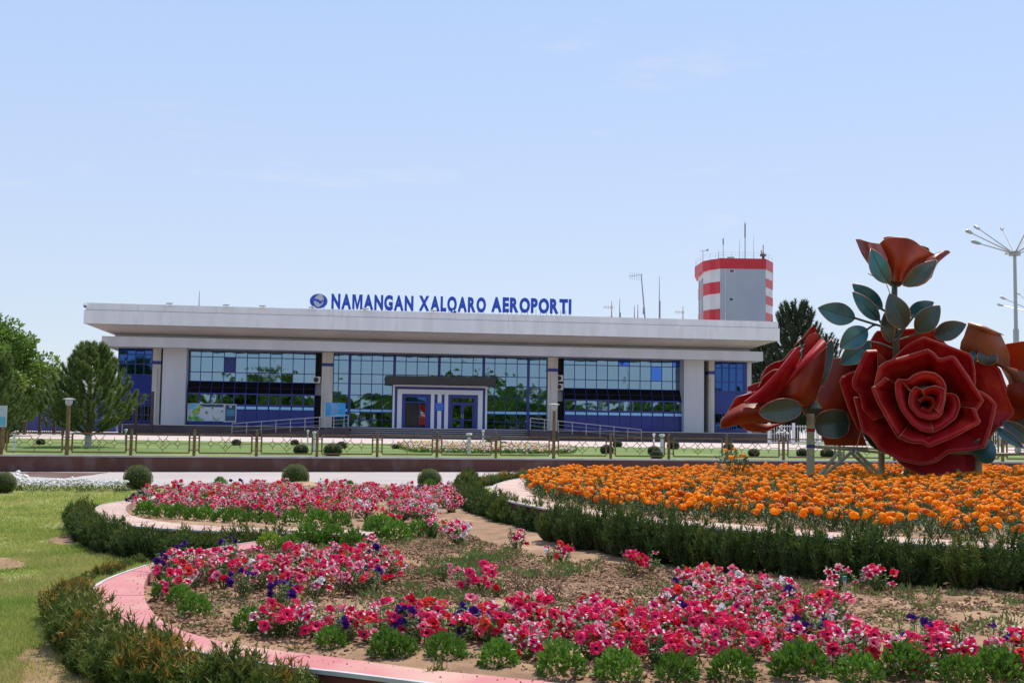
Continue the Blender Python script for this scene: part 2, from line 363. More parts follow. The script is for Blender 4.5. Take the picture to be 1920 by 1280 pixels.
for i in range(len(WP)-1):
    a, c = WP[i], WP[i+1]; L = (c-a).length; d = (c-a)/L; b = MB()
    def Q(s, z): return a+d*s+Vector((0, 0, z))
    s0, s1 = .17, L-.17; z0, z1 = .10, .76
    for A, B in (((s0, z1), (s1, z1)), ((s0, z0), (s1, z0))): b.bar(Q(*A), Q(*B), .04, .05)
    for s in (s0, s1): b.bar(Q(s, z0+.025), Q(s, z1-.025), .05, .05)
    for s_, e_ in ((0.04, s0-.025), (s1+.025, L-.04)):
        for z in (.20, .62): b.bar(Q(s_, z), Q(e_, z), .03, .03)
    zm = (z0+z1)/2; r = .011; W = s1-s0; h = (z1-z0)/2
    cx = [s0+W*.22, s0+W*.5, s0+W*.78]
    def ln(p0, p1): b.tube([Q(*p0), Q(*p1)], r, 5)
    ln((s0, zm), (cx[0]-.1, zm)); ln((cx[2]+.1, zm), (s1, zm)); ln((cx[0]+.1, zm), (cx[1]-.26, zm)); ln((cx[1]+.26, zm), (cx[2]-.1, zm))
    for k in (0, 2):
        x = cx[k]; ln((x-.1, zm), (x, zm+.11)); ln((x, zm+.11), (x+.1, zm)); ln((x+.1, zm), (x, zm-.11)); ln((x, zm-.11), (x-.1, zm)); ln((x, zm+.11), (x, zm+.2)); ln((x, zm-.11), (x, zm-.2))
    x = cx[1]
    for sg in (-1, 1):
        xc = x+sg*.10
        for p0, p1 in (((-.16, 0), (0, .16)), ((0, .16), (.16, 0)), ((.16, 0), (0, -.16)), ((0, -.16), (-.16, 0))): ln((xc+p0[0], zm+p0[1]), (xc+p1[0], zm+p1[1]))
        ln((xc, zm+sg*0+.16), (x+sg*.22, z1)); ln((x+sg*.1, zm-.16), (x, z0+.1))
    ln((x, z0), (x, z0+.1))
    b.build('fence_panel', 'brass_paint', ft)
for px, lab in ((125, 'tall brass post lamp with round grey head in front of the young pine'), (1038, 'tall brass post lamp with round grey head in front of the terminal pilaster')):
    p = wallpt(px); t = wthing('post_lamp', lab, 'lamp', tuple(p), 'post lamps on the fence line')
    MB().box(p.x-.055, p.x+.055, p.y-.055, p.y+.055, p.z, p.z+1.72).build('pole', 'brass_paint', t)
    MB().lathe([(0, 1.71), (.07, 1.72), (.12, 1.80), (.13, 1.93), (.0, 1.94)], 16, tuple(p)).build('lamp_head', 'lamp_grey', t)
    MB().lathe([(0, 1.985), (.1, 1.98), (.2, 1.965), (.2, 1.945), (0, 1.945)], 16, tuple(p)).build('lamp_cap', 'white_paint', t)

# ================================================================ TERMINAL BUILDING (local frame u along facade, v inward, z up)
TH = math.atan(.131)
P0 = at(325, 800, 100.8); UX = Vector((math.cos(TH), math.sin(TH), 0)); VX = Vector((-math.sin(TH), math.cos(TH), 0))
def F(px, py, v=0.):                                # photo pixel -> (u, z) on the plane at depth v
    d = ray(px, py); n = VX; q = P0+VX*v; t = (q-EYE).dot(n)/d.dot(n); p = EYE+d*t
    return (p-P0).dot(UX), p.z
def fu(px, v=0., py=750): return F(px, py, v)[0]
def fz(px, py, v=0.): return F(px, py, v)[1]
BO = Vector((P0.x, P0.y, 0))
def bthing(name, label, cat, group=None): return thing(name, label, cat, BO, TH, group)
ZT = (fz(325, 796, -.8)+fz(1300, 810, -.8))/2         # terrace top
print('terrace', ZT, 'ends', fu(218), fu(1410))
terminal = bthing('airport_terminal', 'long two-storey white and blue airport terminal with mirrored glazing and heavy flat roof', 'airport terminal')
def part(mb, name, mats, parent=terminal, **k): return mb.build(name, mats, parent, **k)
V1, V2, V3 = -4.4, -2.2, -3.0
zr1 = fz(157, 569, V1); zst = fz(157, 581.5, V1); zr0 = fz(157, 607, V1); zb1 = fz(190, 631, V3); zb0 = fz(190, 649.5, V3)
zr1 = (zr1+fz(1462, 601, V1))/2; zst = (zst+fz(1462, 613.5, V1))/2; zr0 = (zr0+fz(1462, 637.5, V1))/2
zb1 = (zb1+fz(1431, 658, V3))/2; zb0 = (zb0+fz(1431, 675.5, V3))/2
uR0, uR1 = fu(157, V1, 590), fu(1462, V1, 620); uB0, uB1 = fu(190.5, V3, 640), fu(1431, V3, 667); uW0, uW1 = fu(218), fu(1401)
print('z', zr1, zst, zr0, zb1, zb0, 'len', uR1-uR0); BACK = 24
def fascia(z0, z1, v, u0, u1, th, mb, seams=0):
    if seams:
        n = round((u1-u0)/seams); w = (u1-u0)/n
        for i in range(n): mb.box(u0+i*w+.006, u0+(i+1)*w-.006, v, v+th, z0, z1)
        mb.box(u0+.02, u1-.02, v+.012, v+th, z0+.004, z1-.004)
    else: mb.box(u0, u1, v, v+th, z0, z1)
b = MB(); fascia(zst-.0, zr1, V1+.10, uR0+.1, uR1-.1, .4, b, 4.); part(b, 'roof_parapet', 'white_panel')
b = MB(); fascia(zr0, zst-.03, V1, uR0, uR1, .5, b, 4.)
b.box(uR0, uR0+.5, V1+.5, BACK+4, zr0, zst-.03); b.box(uR1-.5, uR1, V1+.5, BACK+4, zr0, zst-.03); b.box(uR0+.1, uR0+.5, V1+.5, BACK+4, zst-.028, zr1); b.box(uR1-.5, uR1-.1, V1+.5, BACK+4, zst-.028, zr1)
part(b, 'roof_fascia', 'white_panel')
b = MB()                                             # sloping soffit as a closed inverted frustum with roof deck
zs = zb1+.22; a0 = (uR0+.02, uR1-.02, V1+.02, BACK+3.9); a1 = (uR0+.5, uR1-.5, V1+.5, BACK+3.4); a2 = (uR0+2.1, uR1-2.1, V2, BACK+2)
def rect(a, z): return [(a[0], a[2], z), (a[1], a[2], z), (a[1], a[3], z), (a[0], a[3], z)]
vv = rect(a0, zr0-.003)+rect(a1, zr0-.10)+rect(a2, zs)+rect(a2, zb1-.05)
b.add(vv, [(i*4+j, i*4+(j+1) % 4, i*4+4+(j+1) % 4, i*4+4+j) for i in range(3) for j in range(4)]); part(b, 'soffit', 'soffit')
b = MB(); b.box(uR0+.3, uR1-.3, V1+.4, BACK+3.6, zr1-.5, zr1-.35); part(b, 'roof_deck', 'roof_grey')
b = MB(); fascia(zb0, zb1, V3, uB0, uB1, .4, b, 4.); b.box(uB0, uB0+.4, V3+.4, BACK+1, zb0, zb1); b.box(uB1-.4, uB1, V3+.4, BACK+1, zb0, zb1)
part(b, 'lower_fascia', 'band_grey')
b = MB(); b.box(uB0+.4, uB1-.4, V3+.4, BACK, zb0+.05, zb0+.12); part(b, 'canopy_ceiling', 'soffit')
ZG = zb0+.05                                        # glazing head
b = MB(); b.box(uW0+.3, uW1-.3, 1.2, BACK, ZT, ZG); part(b, 'rear_wall', 'interior')
# big white piers, reveals, pilasters
def pier(pa, pb, v0, v1, name='pier', m_='band_grey', zt_=None):
    u0, u1 = fu(pa, v0), fu(pb, v0); b = MB().box(u0, u1, v0, v1, ZT, zt_ or ZG); return part(b, name, m_)
pier(302.5, 347, -1.4, .9); pier(1282.5, 1320, -1.4, .9)
for pa, pb, nm in ((602, 623, 'a'), (1027, 1045.5, 'b'), (283.5, 299, 'c'), (1329, 1339.5, 'd')):
    u0, u1 = fu(pa, -.5), fu(pb, -.5); zbnd = fz((pa+pb)/2, {'a': 683.5, 'b': 693.5, 'c': 679.5, 'd': 698.5}[nm], -.5)
    b = MB().box(u0, u1, -.5, .9, ZT, zbnd-.14); b.box(u0, u1, -.5, .9, zbnd+.14, ZG)
    b.box(u0+.28*(u1-u0), u0+.62*(u1-u0), -.56, -.5, ZT, zbnd-.5)
    p = part(b, 'pilaster', 'cream'); MB().box(u0-.04, u1+.04, -.54, .9, zbnd-.138, zbnd+.138).build('pilaster_band', 'blue_frame', p)
for pa, pb in ((590, 602), (1045.5, 1056), (299, 302.5), (1320, 1329)):      # recessed gaps beside the pilasters
    part(MB().box(fu(pa, .6), fu(pb, .6), .6, 1.0, ZT, ZG), 'recess', 'dark_gap')
for pa, pb, y0, y1 in ((590.5, 602, 718, 741), (1045.5, 1054.5, 728, 752)):
    part(MB().box(fu(pa, .3), fu(pb, .3), .3, .6, fz(pa, y1, .3), fz(pa, y0, .3)), 'infill_panel', 'band_grey')
for px in (300.8, 1325):
    part(MB().tube([(fu(px, .3), .3, ZT), (fu(px, .3), .3, ZG)], .06, 8), 'rain_pipe', 'dark_gap')

# glazing: each pane slightly out of true, mirrored glass
def glass(name, c, rough=.015, dist=.012, sc=.55, metal=1.):
    m, nt, bs = new_mat(name); bs.inputs['Base Color'].default_value = rgba(c); bs.inputs['Metallic'].default_value = metal; bs.inputs['Roughness'].default_value = rough
    tc = nt.nodes.new('ShaderNodeTexCoord'); n = nt.nodes.new('ShaderNodeTexNoise'); n.inputs['Scale'].default_value = sc; n.inputs['Detail'].default_value = 1.5
    nt.links.new(tc.outputs['Object'], n.inputs['Vector']); bp = nt.nodes.new('ShaderNodeBump'); bp.inputs['Strength'].default_value = 1; bp.inputs['Distance'].default_value = dist
    nt.links.new(n.outputs['Fac'], bp.inputs['Height']); nt.links.new(bp.outputs[0], bs.inputs['Normal'])
glass('mirror_glass', (.20, .30, .39), dist=.012, sc=.8); glass('blue_glass', (.035, .09, .26), dist=.008); glass('canopy_shade_glass', (.035, .04, .05), dist=.008); glass('door_glass', (.35, .42, .44), dist=.012, sc=.6)
glass('bright_blue_glass', (.06, .16, .55), dist=.01)
def panes(us, rows, v, parent, name, m_, skip=(), vtop=None, g=.035):
    b = MB(); k = 0
    for (z0, z1) in rows:
        for i in range(len(us)-1):
            if (i, rows.index((z0, z1))) in skip: continue
            a0_, tx_, tz_ = rng.uniform(-.0014, .0014, 3); tx_ *= 1.5; tz_ *= 1.5; a, c, d, e = a0_-tx_-tz_, a0_+tx_-tz_, a0_+tx_+tz_, a0_-tx_+tz_
            b.add([(us[i]+g, v+a, z0+g), (us[i+1]-g, v+c, z0+g), (us[i+1]-g, v+d, z1-g), (us[i]+g, v+e, z1-g)], [(0, 1, 2, 3)])
    return part(b, name, m_, parent)
def grid_frame(us, zs, v, parent, name='mullions', th=.05, m_='blue_frame', dp=.06, thick=()):
    b = MB()
    for i, u in enumerate(us):
        h = .24 if i in thick else th
        b.box(u-h/2 if i else u, u+h/2 if i < len(us)-1 else u, v-dp-(.012 if i in thick else 0), v+.04, zs[0], zs[-1])
    for z in zs: b.box(us[0], us[-1], v-dp+.006, v+.035, z-th/2, z+th/2)
    return part(b, name, m_, parent)
def upperz(px, ys, v=0): return [fz(px, y, v) for y in ys]
def bay(pa, pb, ptop, n, nm, opens):
    t = MB(); u0, u1 = fu(pa), fu(pb); us = list(np.linspace(u0, u1, n+1)); xm = (pa+pb)/2
    # back plate
    fr = part(MB().box(u0, u1, .045, .12, ptop['zs'][0], ZG), 'curtain_wall', 'dark_gap')
    zz = ptop['zs']                                  # from bottom to top: 3 rows
    rows = list(zip(zz[:-1], zz[1:]))
    panes(us, rows, 0, fr, 'upper_glazing', 'mirror_glass', skip=opens)
    for (i, r) in opens: panes(us[i:i+2], [rows[r]], -.02 if r == 1 else 0, fr, 'tinted_pane', opens[(i, r)])
    grid_frame(us, zz, 0, fr)
    # sloping band (dark canopy reflection put into its glass colour), lower strip, light-blue line, blue base (lower part projects by 0.6 m)
    vb = -.6; zA, zB, zC, zD = ptop['low']; uu0, uu1 = (u0, u1)
    b = MB(); bm = MB()
    for i in range(n):
        for a, c in ((0, .47), (.53, 1)):
            A = (0*(1-a)+vb*a, zz[0]+(zA-zz[0])*a); C = (vb*c, zz[0]+(zA-zz[0])*c)
            b.add([(us[i]+.03, C[0], C[1]), (us[i+1]-.03, C[0], C[1]), (us[i+1]-.03, A[0], A[1]), (us[i]+.03, A[0], A[1])], [(0, 1, 2, 3)])
    part(b, 'sloping_glazing', 'canopy_shade_glass', fr)
    for i in range(n+1): part(MB().bar((us[i], -.01, zz[0]), (us[i], vb-.01, zA), .05, .05), 'sloping_mullion', 'blue_frame', fr)
    bk = MB(); bk.add([(u0, .04, zz[0]), (u1, .04, zz[0]), (u1, vb+.05, zA), (u0, vb+.05, zA)], [(0, 3, 2, 1)]); bk.box(u0, u1, vb+.05, .04, ZT, zA-.01); part(bk, 'spandrel_backing', 'dark_gap', fr)
    panes(us, [(zB, zA)], vb, fr, 'lower_glazing', 'mirror_glass', g=.07); grid_frame(us, [zB, zA], vb, fr, 'lower_mullions', th=.12)
    b = MB(); bl = MB()
    for i in range(n):
        b.box(us[i]+.012, us[i+1]-.012, vb-.03, vb+.04, ZT+.02, zD-.01); b.box(us[i]+.012, us[i+1]-.012, vb-.03, vb+.04, zC+.01, zB-.07)
        bl.box(us[i]+.06, us[i+1]-.06, vb-.045, vb+.04, zD, zC)
    part(b, 'base_panels', 'blue_panel', fr); part(bl, 'light_blue_line', 'strip_blue', fr)
    return fr
zA_ = upperz(470, [714.5, 700, 671, 655.5-2]); 
zs = [(a+c)/2 for a, c in zip(upperz(470, [717, 701, 672, 653]), upperz(1165, [728.5, 711, 684.5, 670]))]
lowz = [(a+c)/2 for a, c in zip(upperz(470, [739, 760, 763.5, 768], -.6), upperz(1165, [750.5, 770.5, 772, 777.5], -.6))]
zs[-1] = ZG
pt = dict(zs=zs, low=lowz)
bay(352.5, 590.5, pt, 11, 'a', {(3, 1): 'blue_panel'})
bay(1056, 1281, pt, 11, 'b', {(8, 1): 'bright_blue_glass', (5, 2): 'bright_blue_glass', (10, 2): 'bright_blue_glass'})
# central glazing
pxs = [624, 633.5, 654.5, 675.5, 696, 717, 738.5, 760, 781, 802, 822.5, 844, 865, 886, 906, 927, 948, 969, 990, 1010.5, 1025.5]
us = [fu(p) for p in pxs]; cz = [(a+c)/2 for a, c in zip(upperz(640, [803, 786, 772, 766.5, 740, 719, 701, 676, 660]), upperz(1005, [808, 791, 777, 771, 746, 725, 707, 682, 666]))]
cz[0] = ZT+.03; cz[-1] = ZG
thick = (2, 6, 10, 14, 18)
fr = part(MB().box(us[0], us[-1], .045, .12, ZT, ZG), 'curtain_wall', 'dark_gap')
rows = [(cz[i], cz[i+1]) for i in range(len(cz)-1)]
blk = [(i, r) for i in range(6, 14) for r in range(0, 5)]
panes(us, [r for k, r in enumerate(rows) if k != 2], 0, fr, 'window_panes', 'mirror_glass')
panes(us, [rows[2]], -.03, fr, 'light_blue_line', 'strip_blue')
grid_frame(us, cz, 0, fr, thick=thick)
# wings
for pa, pb, nn, ys in ((219.5, 283.5, 4, [760, 726, 702, 682, 664, 650]), (1340, 1394, 4, [775, 745, 733.5, 716, 690, 674])):
    u0, u1 = fu(pa), fu(pb); us = list(np.linspace(u0, u1, nn+1)); xm = (pa+pb)/2; z = [fz(xm, y) for y in ys]; z[-1] = ZG
    fr = part(MB().box(uW0 if pa < 300 else u0, u1 if pa < 300 else uW1, .045, 5., ZT, ZG), 'wing_wall', 'blue_panel')
    panes(us, [(z[2], z[3]), (z[3], z[4]), (z[4], z[5])], 0, fr, 'wing_glazing', 'blue_glass'); grid_frame(us, z[2:], 0, fr, th=.09)
    panes(us, [(ZT+.3, (ZT+z[0])/2), ((ZT+z[0])/2, z[0])], 0, fr, 'wing_lower_glazing', 'blue_glass'); grid_frame(us, [ZT+.3, (ZT+z[0])/2, z[0]], 0, fr, th=.09)
part(MB().box(uW1+.002, fu(1411), .3, 6, ZT, ZG), 'end_pier', 'band_grey')
# portal, doors
vp = -1.3
zp = (fz(737, 720.5, vp)+fz(913, 723.5, vp))/2
pu0, pu1 = fu(736.5, vp), fu(913.5, vp)
portal = part(MB().box(pu0+.02, pu1-.02, vp+.3, 0, ZT, zp-.02), 'entrance_portal', 'portal_white')
def ring(u0, u1, z1, w, v, th, nm, m_, wt=None):
    wt = wt or w; b = MB(); b.box(u0, u0+w, v, v+th, ZT, z1-wt); b.box(u1-w, u1, v, v+th, ZT, z1-wt); b.box(u0, u1, v, v+th, z1-wt, z1); return part(b, nm, m_, portal)
px_ = (pu1-pu0)/177
ring(pu0, pu1, zp, 3.5*px_, vp, .35, 'outer_frame', 'portal_white')
ring(pu0+3.5*px_, pu1-3.5*px_, zp-3.5*px_, 5*px_, vp+.06, .3, 'blue_band', 'blue_frame')
ring(pu0+8.5*px_, pu1-8.5*px_, zp-8.5*px_, 8.5*px_, vp+.02, .3, 'inner_frame', 'portal_white', 8.5*px_)
dL0, dL1, dR0, dR1 = fu(754, vp), fu(808, vp), fu(840.5, vp), fu(895, vp)
for a, c, m_ in ((808, 814.5, 'portal_white'), (814.5, 820.5, 'blue_frame'), (820.5, 828, 'portal_white'), (828, 833.5, 'blue_frame'), (833.5, 840.5, 'portal_white')):
    part(MB().box(fu(a, vp), fu(c, vp), vp+(.02 if 'w' in m_ else .05), vp+.3, ZT, zp-17*px_), 'pillar_strip', m_, portal)
zh = zp-17*px_-.002
def frame_box(u0, u1, z0, z1, w, v, th, nm, m_, par, sub=()):
    b = MB(); b.box(u0, u0+w, v, v+th, z0, z1); b.box(u1-w, u1, v, v+th, z0, z1); b.box(u0+w, u1-w, v, v+th, z1-w, z1); b.box(u0+w, u1-w, v, v+th, z0, z0+.08)
    for s in sub: b.box(*s)
    return part(b, nm, m_, par)
for k, (d0, d1) in enumerate(((dL0, dL1), (dR0, dR1))):
    W = d1-d0; o = .28; zt_ = ZT+2.25
    fb = frame_box(d0, d1, ZT, zh, o, vp+.08, .25, 'door_surround', 'blue_frame', terminal, [(d0+o, d1-o, vp+.09, vp+.3, zt_-.06, zt_+.06)])
    um = (d0+d1)/2
    b = MB().box(d0+o, d1-o, vp+.22, vp+.24, zt_+.06, zh-o); part(b, 'transom_glass', 'blue_glass' if k == 0 else 'door_glass', fb)
    if k == 0:
        part(MB().box(d0+o, d1-o, vp+.28, vp+.29, ZT+.08, zt_-.06), 'open_doorway', 'interior', fb)
        u = d0+o+.62*(W-2*o); b = MB(); b.box(u, u+.07, vp+.14, vp+.2, ZT+.08, zt_-.06); b.box(d1-o-.2, d1-o, vp+.14, vp+.2, ZT+.08, zt_-.06); part(b, 'door_leaf', 'blue_frame', fb)
        part(MB().box(u+.07, d1-o-.2, vp+.16, vp+.18, ZT+.3, zt_-.2), 'door_glass', 'door_glass', fb)
        part(MB().tube([(u-.1, vp+.1, ZT+1), (d1-o-.2, vp+.1, ZT+1)], .02, 6), 'door_handle', 'rail_steel', fb)
    else:
        for s0, s1 in ((d0+o, um-.005), (um+.005, d1-o)):
            frame_box(s0, s1, ZT+.02, zt_-.062, .13, vp+.14, .07, 'door_leaf', 'blue_frame', fb, [(s0+.13, s1-.13, vp+.15, vp+.2, ZT+.75, ZT+.83)])
            part(MB().box(s0+.13, s1-.13, vp+.17, vp+.18, ZT+.1, zt_-.2), 'door_glass', 'door_glass', fb)
            hu = um-.07 if s0 < um-.3 else um+.07
            part(MB().tube([(hu, vp+.1, ZT+.9), (hu, vp+.1, ZT+1.3)], .02, 6), 'door_handle', 'rail_steel', fb)
zc1, zc0 = fz(722, 703.5, -2.6), fz(722, 718, -2.6)
part(MB().box(fu(722.5, -2.6), fu(928.5, -2.6), -2.6, -.07, zc0, zc1), 'entrance_canopy', 'canopy_black')
# terrace, steps and ramps
vt = -5.0; zpz = .77
tu0, tu1 = fu(232, vt), fu(1483, vt)
tr = bthing('entrance_terrace', 'dark red stone-faced terrace plinth along the foot of the terminal with steps and ramps', 'terrace')
b = MB().box(tu0, tu1, vt, 6, zpz-.3, ZT-.04); tr_b = b.build('plinth', 'terrace_red', tr)
MB().box(tu0-.03, tu1+.03, vt-.03, 6.01, ZT-.038, ZT-.001).build('terrace_paving', 'step_white', tr)
s0, s1 = fu(668, -5.5), fu(1003, -5.5); ns = 5; hs = (ZT-zpz)/ns
for i in range(1, ns):
    v0 = vt-.33*i; z1 = ZT-hs*i; e0 = s0-.35*i; e1 = s1+.35*i
    MB().box(e0, e1, v0, v0+.327 if i else vt, zpz-.2, z1-.03).build('step', 'terrace_red', tr); MB().box(e0, e1, v0-.02, v0+.3275, z1-.028, z1).build('step_tread', 'step_white', tr)
for pa, pb in ((436, 655), (1203, 993)):
    ua, ub = fu(pa, -6.5), fu(pb, -6.5)
    q0, q1 = min(ua, ub), max(ua, ub); lo_at_left = ua < ub
    zl, zrr = (zpz+.02, ZT-.01) if lo_at_left else (ZT-.01, zpz+.02)
    vv = [(q0, -6.8, zpz-.2), (q1, -6.8, zpz-.2), (q1, -5.35, zpz-.2), (q0, -5.35, zpz-.2), (q0, -6.8, zl), (q1, -6.8, zrr), (q1, -5.35, zrr), (q0, -5.35, zl)]
    MB().add(vv, [(0, 3, 2, 1), (4, 5, 6, 7), (0, 1, 5, 4), (1, 2, 6, 5), (2, 3, 7, 6), (3, 0, 4, 7)]).build('ramp', 'terrace_red', tr)
    lab = 'steel tube handrail rising rightwards along the left entrance ramp' if lo_at_left else 'steel tube handrail descending rightwards along the right entrance ramp'
    rt = bthing('ramp_handrail', lab, 'handrail', 'ramp handrails'); n = 9
    def rz_(u): return zl+(zrr-zl)*(u-q0)/(q1-q0)
    uu = np.linspace(q0+.05, q1-.05, n)
    for u in uu: MB().tube([(u, -6.72, rz_(u)), (u, -6.72, rz_(u)+.98)], .028, 6).build('baluster', 'rail_steel', rt)
    for h, r in ((1.0, .038), (.68, .02), (.36, .02)): MB().tube([(uu[0], -6.72, rz_(uu[0])+h), (uu[-1], -6.72, rz_(uu[-1])+h)], r, 6).build('top_rail' if h == 1 else 'mid_rail', 'rail_steel', rt)
# rooftop lettering and emblem
def glyph(ch, bold=.034):
    c = bpy.data.curves.new('t', 'FONT'); c.body = ch; c.size = 1; c.extrude = .045; c.offset = bold; c.resolution_u = 4
    o = bpy.data.objects.new('t', c); COL.objects.link(o); bpy.context.view_layer.update()
    me = bpy.data.meshes.new_from_object(o.evaluated_get(bpy.context.evaluated_depsgraph_get())); v = np.array([tuple(x.co) for x in me.vertices]); f = [tuple(p.vertices) for p in me.polygons]
    bpy.data.objects.remove(o); return v, f
GL = {c: glyph(c, .052) for c in 'NAGXLQROEPTI'}
mo = [(0, 0), (0, .76), (.26, .76), (.42, .28), (.58, .76), (.84, .76), (.84, 0), (.65, 0), (.65, .48), (.49, 0), (.35, 0), (.19, .48), (.19, 0)]; mn = len(mo)
GL['M'] = (np.array([(a, b-.034, -.045) for a, b in mo]+[(a, b-.034, .045) for a, b in mo]), [tuple(range(mn)), tuple(range(2*mn-1, mn-1, -1))]+[(i, mn+i, mn+(i+1) % mn, (i+1) % mn) for i in range(mn)])
vs_ = -3.9
st = bthing('rooftop_lettering', 'big blue capitals NAMANGAN XALQARO AEROPORTI standing on the terminal roof edge', 'sign')
for word, pa, ya, pb, yb in (('NAMANGAN', 621, 579, 775, 582), ('XALQARO', 785, 582.5, 911, 585), ('AEROPORTI', 921, 585, 1071, 587.5)):
    u0, u1 = fu(pa, vs_, 580), fu(pb, vs_, 580); gap = .075
    W = [GL[c][0][:, 0].max()-GL[c][0][:, 0].min() for c in word]; sc = (u1-u0)/(sum(W)+gap*(len(word)-1)); hz = 1.19/.72
    u = u0
    for c, wd in zip(word, W):
        v, f = GL[c]; zb = (fz(pa, ya, vs_)+fz(pb, yb, vs_))/2
        V = np.stack([u+(v[:, 0]-v[:, 0].min())*sc, vs_-v[:, 2]*2, zb+(v[:, 1]+.034)*hz], 1)
        lt = MB().add(V, f).build('letter', 'sign_blue', st)
        for k in (.2, .8): MB().tube([(u+wd*sc*k, vs_+.1, zr1-.35), (u+wd*sc*k, vs_+.1, zb+.3)], .025, 5).build('letter_support', 'lamp_grey', lt)
        u += (wd+gap)*sc
et = bthing('round_emblem', 'round silver emblem with blue crescents and a blue map shape left of the roof lettering', 'emblem')
cu, cz_ = F(597.5, 564.5, vs_); RU, RZ = .72, .60
def disc(ru, rz, y0, y1, m_, nm, par, n=40, ri=0, a0=0, a1=360, ri2=None):
    b = MB(); A = [math.radians(a0+(a1-a0)*i/n) for i in range(n+1)]
    o = [(cu+ru*math.cos(a), cz_+rz*math.sin(a)) for a in A]
    if ri == 0: poly = o[:-1]
    else:
        k = lambda i: ri if ri2 is None else ri+(ri2-ri)*abs(2*i/n-1)**2
        poly = o+[(cu+ru*k(i)*math.cos(A[i]), cz_+rz*k(i)*math.sin(A[i])) for i in range(n, -1, -1)]
    m = len(poly); v = [(p[0], y0, p[1]) for p in poly]+[(p[0], y1, p[1]) for p in poly]
    if ri == 0: f = [tuple(range(m)), tuple(range(2*m-1, m-1, -1))]
    else: f = [(i, i+1, m-2-i, m-1-i) for i in range(n)]+[(m+m-1-i, m+m-2-i, m+i+1, m+i) for i in range(n)]
    f += [(i, m+i, m+(i+1) % m, (i+1) % m) for i in range(m)]
    return b.add(v, f).build(nm, m_, par)
disc(RU, RZ, vs_-.06, vs_+.04, 'emblem_silver', 'disc', et); disc(RU*1.03, RZ*1.03, vs_-.08, vs_+.05, 'sign_blue', 'rim', et, ri=.94)
disc(RU*.93, RZ*.93, vs_-.10, vs_-.06, 'sign_blue', 'crescent', et, ri=.62, a0=95, a1=265, ri2=.95); disc(RU*.93, RZ*.93, vs_-.10, vs_-.06, 'sign_blue', 'crescent', et, ri=.66, a0=-95, a1=60, ri2=.95)
mpoly = [(-.36, .12), (-.24, .20), (-.12, .10), (.0, .14), (.1, .0), (.22, .02), (.34, .05), (.42, .12), (.36, -.02), (.24, -.06), (.2, -.18), (.08, -.2), (-.02, -.08), (-.16, -.04), (-.22, .04), (-.34, .0)]
MB().add([(cu+a*1.1, vs_-.10, cz_+b*1.1) for a, b in mpoly]+[(cu+a*1.1, vs_-.06, cz_+b*1.1) for a, b in mpoly], [tuple(range(16)), tuple(range(31, 15, -1))]+[(i, 16+i, 16+(i+1) % 16, (i+1) % 16) for i in range(16)]).build('map_shape', 'sign_blue', et)
for k in (-.45, .45): MB().tube([(cu+k, vs_+.08, zr1-.35), (cu+k, vs_+.08, cz_-.2)], .03, 5).build('support', 'lamp_grey', et)
# floodlights and camera on the roof edge
for px, py, lab in ((318, 571.5, 'leftmost small floodlight lying on the terminal roof edge'), (424, 574.5, 'second small floodlight from the left on the terminal roof edge'), (492, 577, 'third small floodlight on the roof edge, left of the round emblem'),
                (585, 580.5, 'small floodlight on the roof edge just below the round emblem'), (685, 583.5, 'small floodlight on the roof edge below the word NAMANGAN'), (813, 584, 'pale floodlight on the roof edge below the letters XA')):
    t = bthing('floodlight', lab, 'floodlight', 'floodlights on the roof edge'); u = fu(px, V1-.2, py)
    b = MB(); b.add([(u-.28, V1-.42, zr1+.02), (u+.28, V1-.42, zr1+.02), (u+.28, V1-.02, zr1+.14), (u-.28, V1-.02, zr1+.14), (u-.22, V1-.40, zr1+.12), (u+.22, V1-.40, zr1+.12), (u+.22, V1-.05, zr1+.22), (u-.22, V1-.05, zr1+.22)],
        [(0, 3, 2, 1), (4, 5, 6, 7), (0, 1, 5, 4), (1, 2, 6, 5), (2, 3, 7, 6), (3, 0, 4, 7)]); b.build('lamp_housing', 'lamp_grey', t)
    MB().bar((u, V1-.1, zr1+.12), (u, V1+.25, zr1+.01), .05, .04).build('bracket', 'lamp_grey', t)
t = bthing('security_camera', 'small white security camera on the left corner of the terminal roof', 'camera'); u = fu(159.5, V1-.15, 573); z = fz(159.5, 573, V1-.15)
MB().lathe([(0, .16), (.1, .15), (.15, .05), (.15, -.02), (0, -.02)], 14, (u, V1-.18, z)).build('housing', 'white_paint', t); MB().lathe([(.13, -.02), (.11, -.1), (.05, -.15), (0, -.16)], 14, (u, V1-.18, z)).build('dome', 'dark_gap', t)
MB().bar((u, V1-.05, z+.08), (u, V1+.1, z+.08), .06, .06).build('bracket', 'white_paint', t)
# air conditioners
for px, py, lab in ((594, 712, 'air conditioner unit in the recess left of the left pilaster'), (1048.5, 709, 'upper air conditioner unit beside the right pilaster'), (1048.5, 725, 'lower air conditioner unit beside the right pilaster')):
    u, z = F(px, py, -.2); t = bthing('air_conditioner', lab, 'air conditioner', 'air conditioners beside the pilasters')
    MB().box(u-.32, u+.32, -.45, -.05, z-.28, z+.28).build('casing', 'cream', t)
    MB().lathe([(0, 0), (.2, 0), (.21, .02), (.0, .02)], 20, (0, 0, 0)).build('fan_grille', 'dark_gap', t)
    o = t.children[-1] if len(t.children) > 1 else None
    for ch in t.children:
        if ch.name.startswith('fan'): ch.rotation_euler = (math.pi/2, 0, 0); ch.location = (u-.05, -.455, z)
    MB().box(u-.34, u+.34, -.4, .6, z-.33, z-.284).build('bracket', 'dark_gap', t)
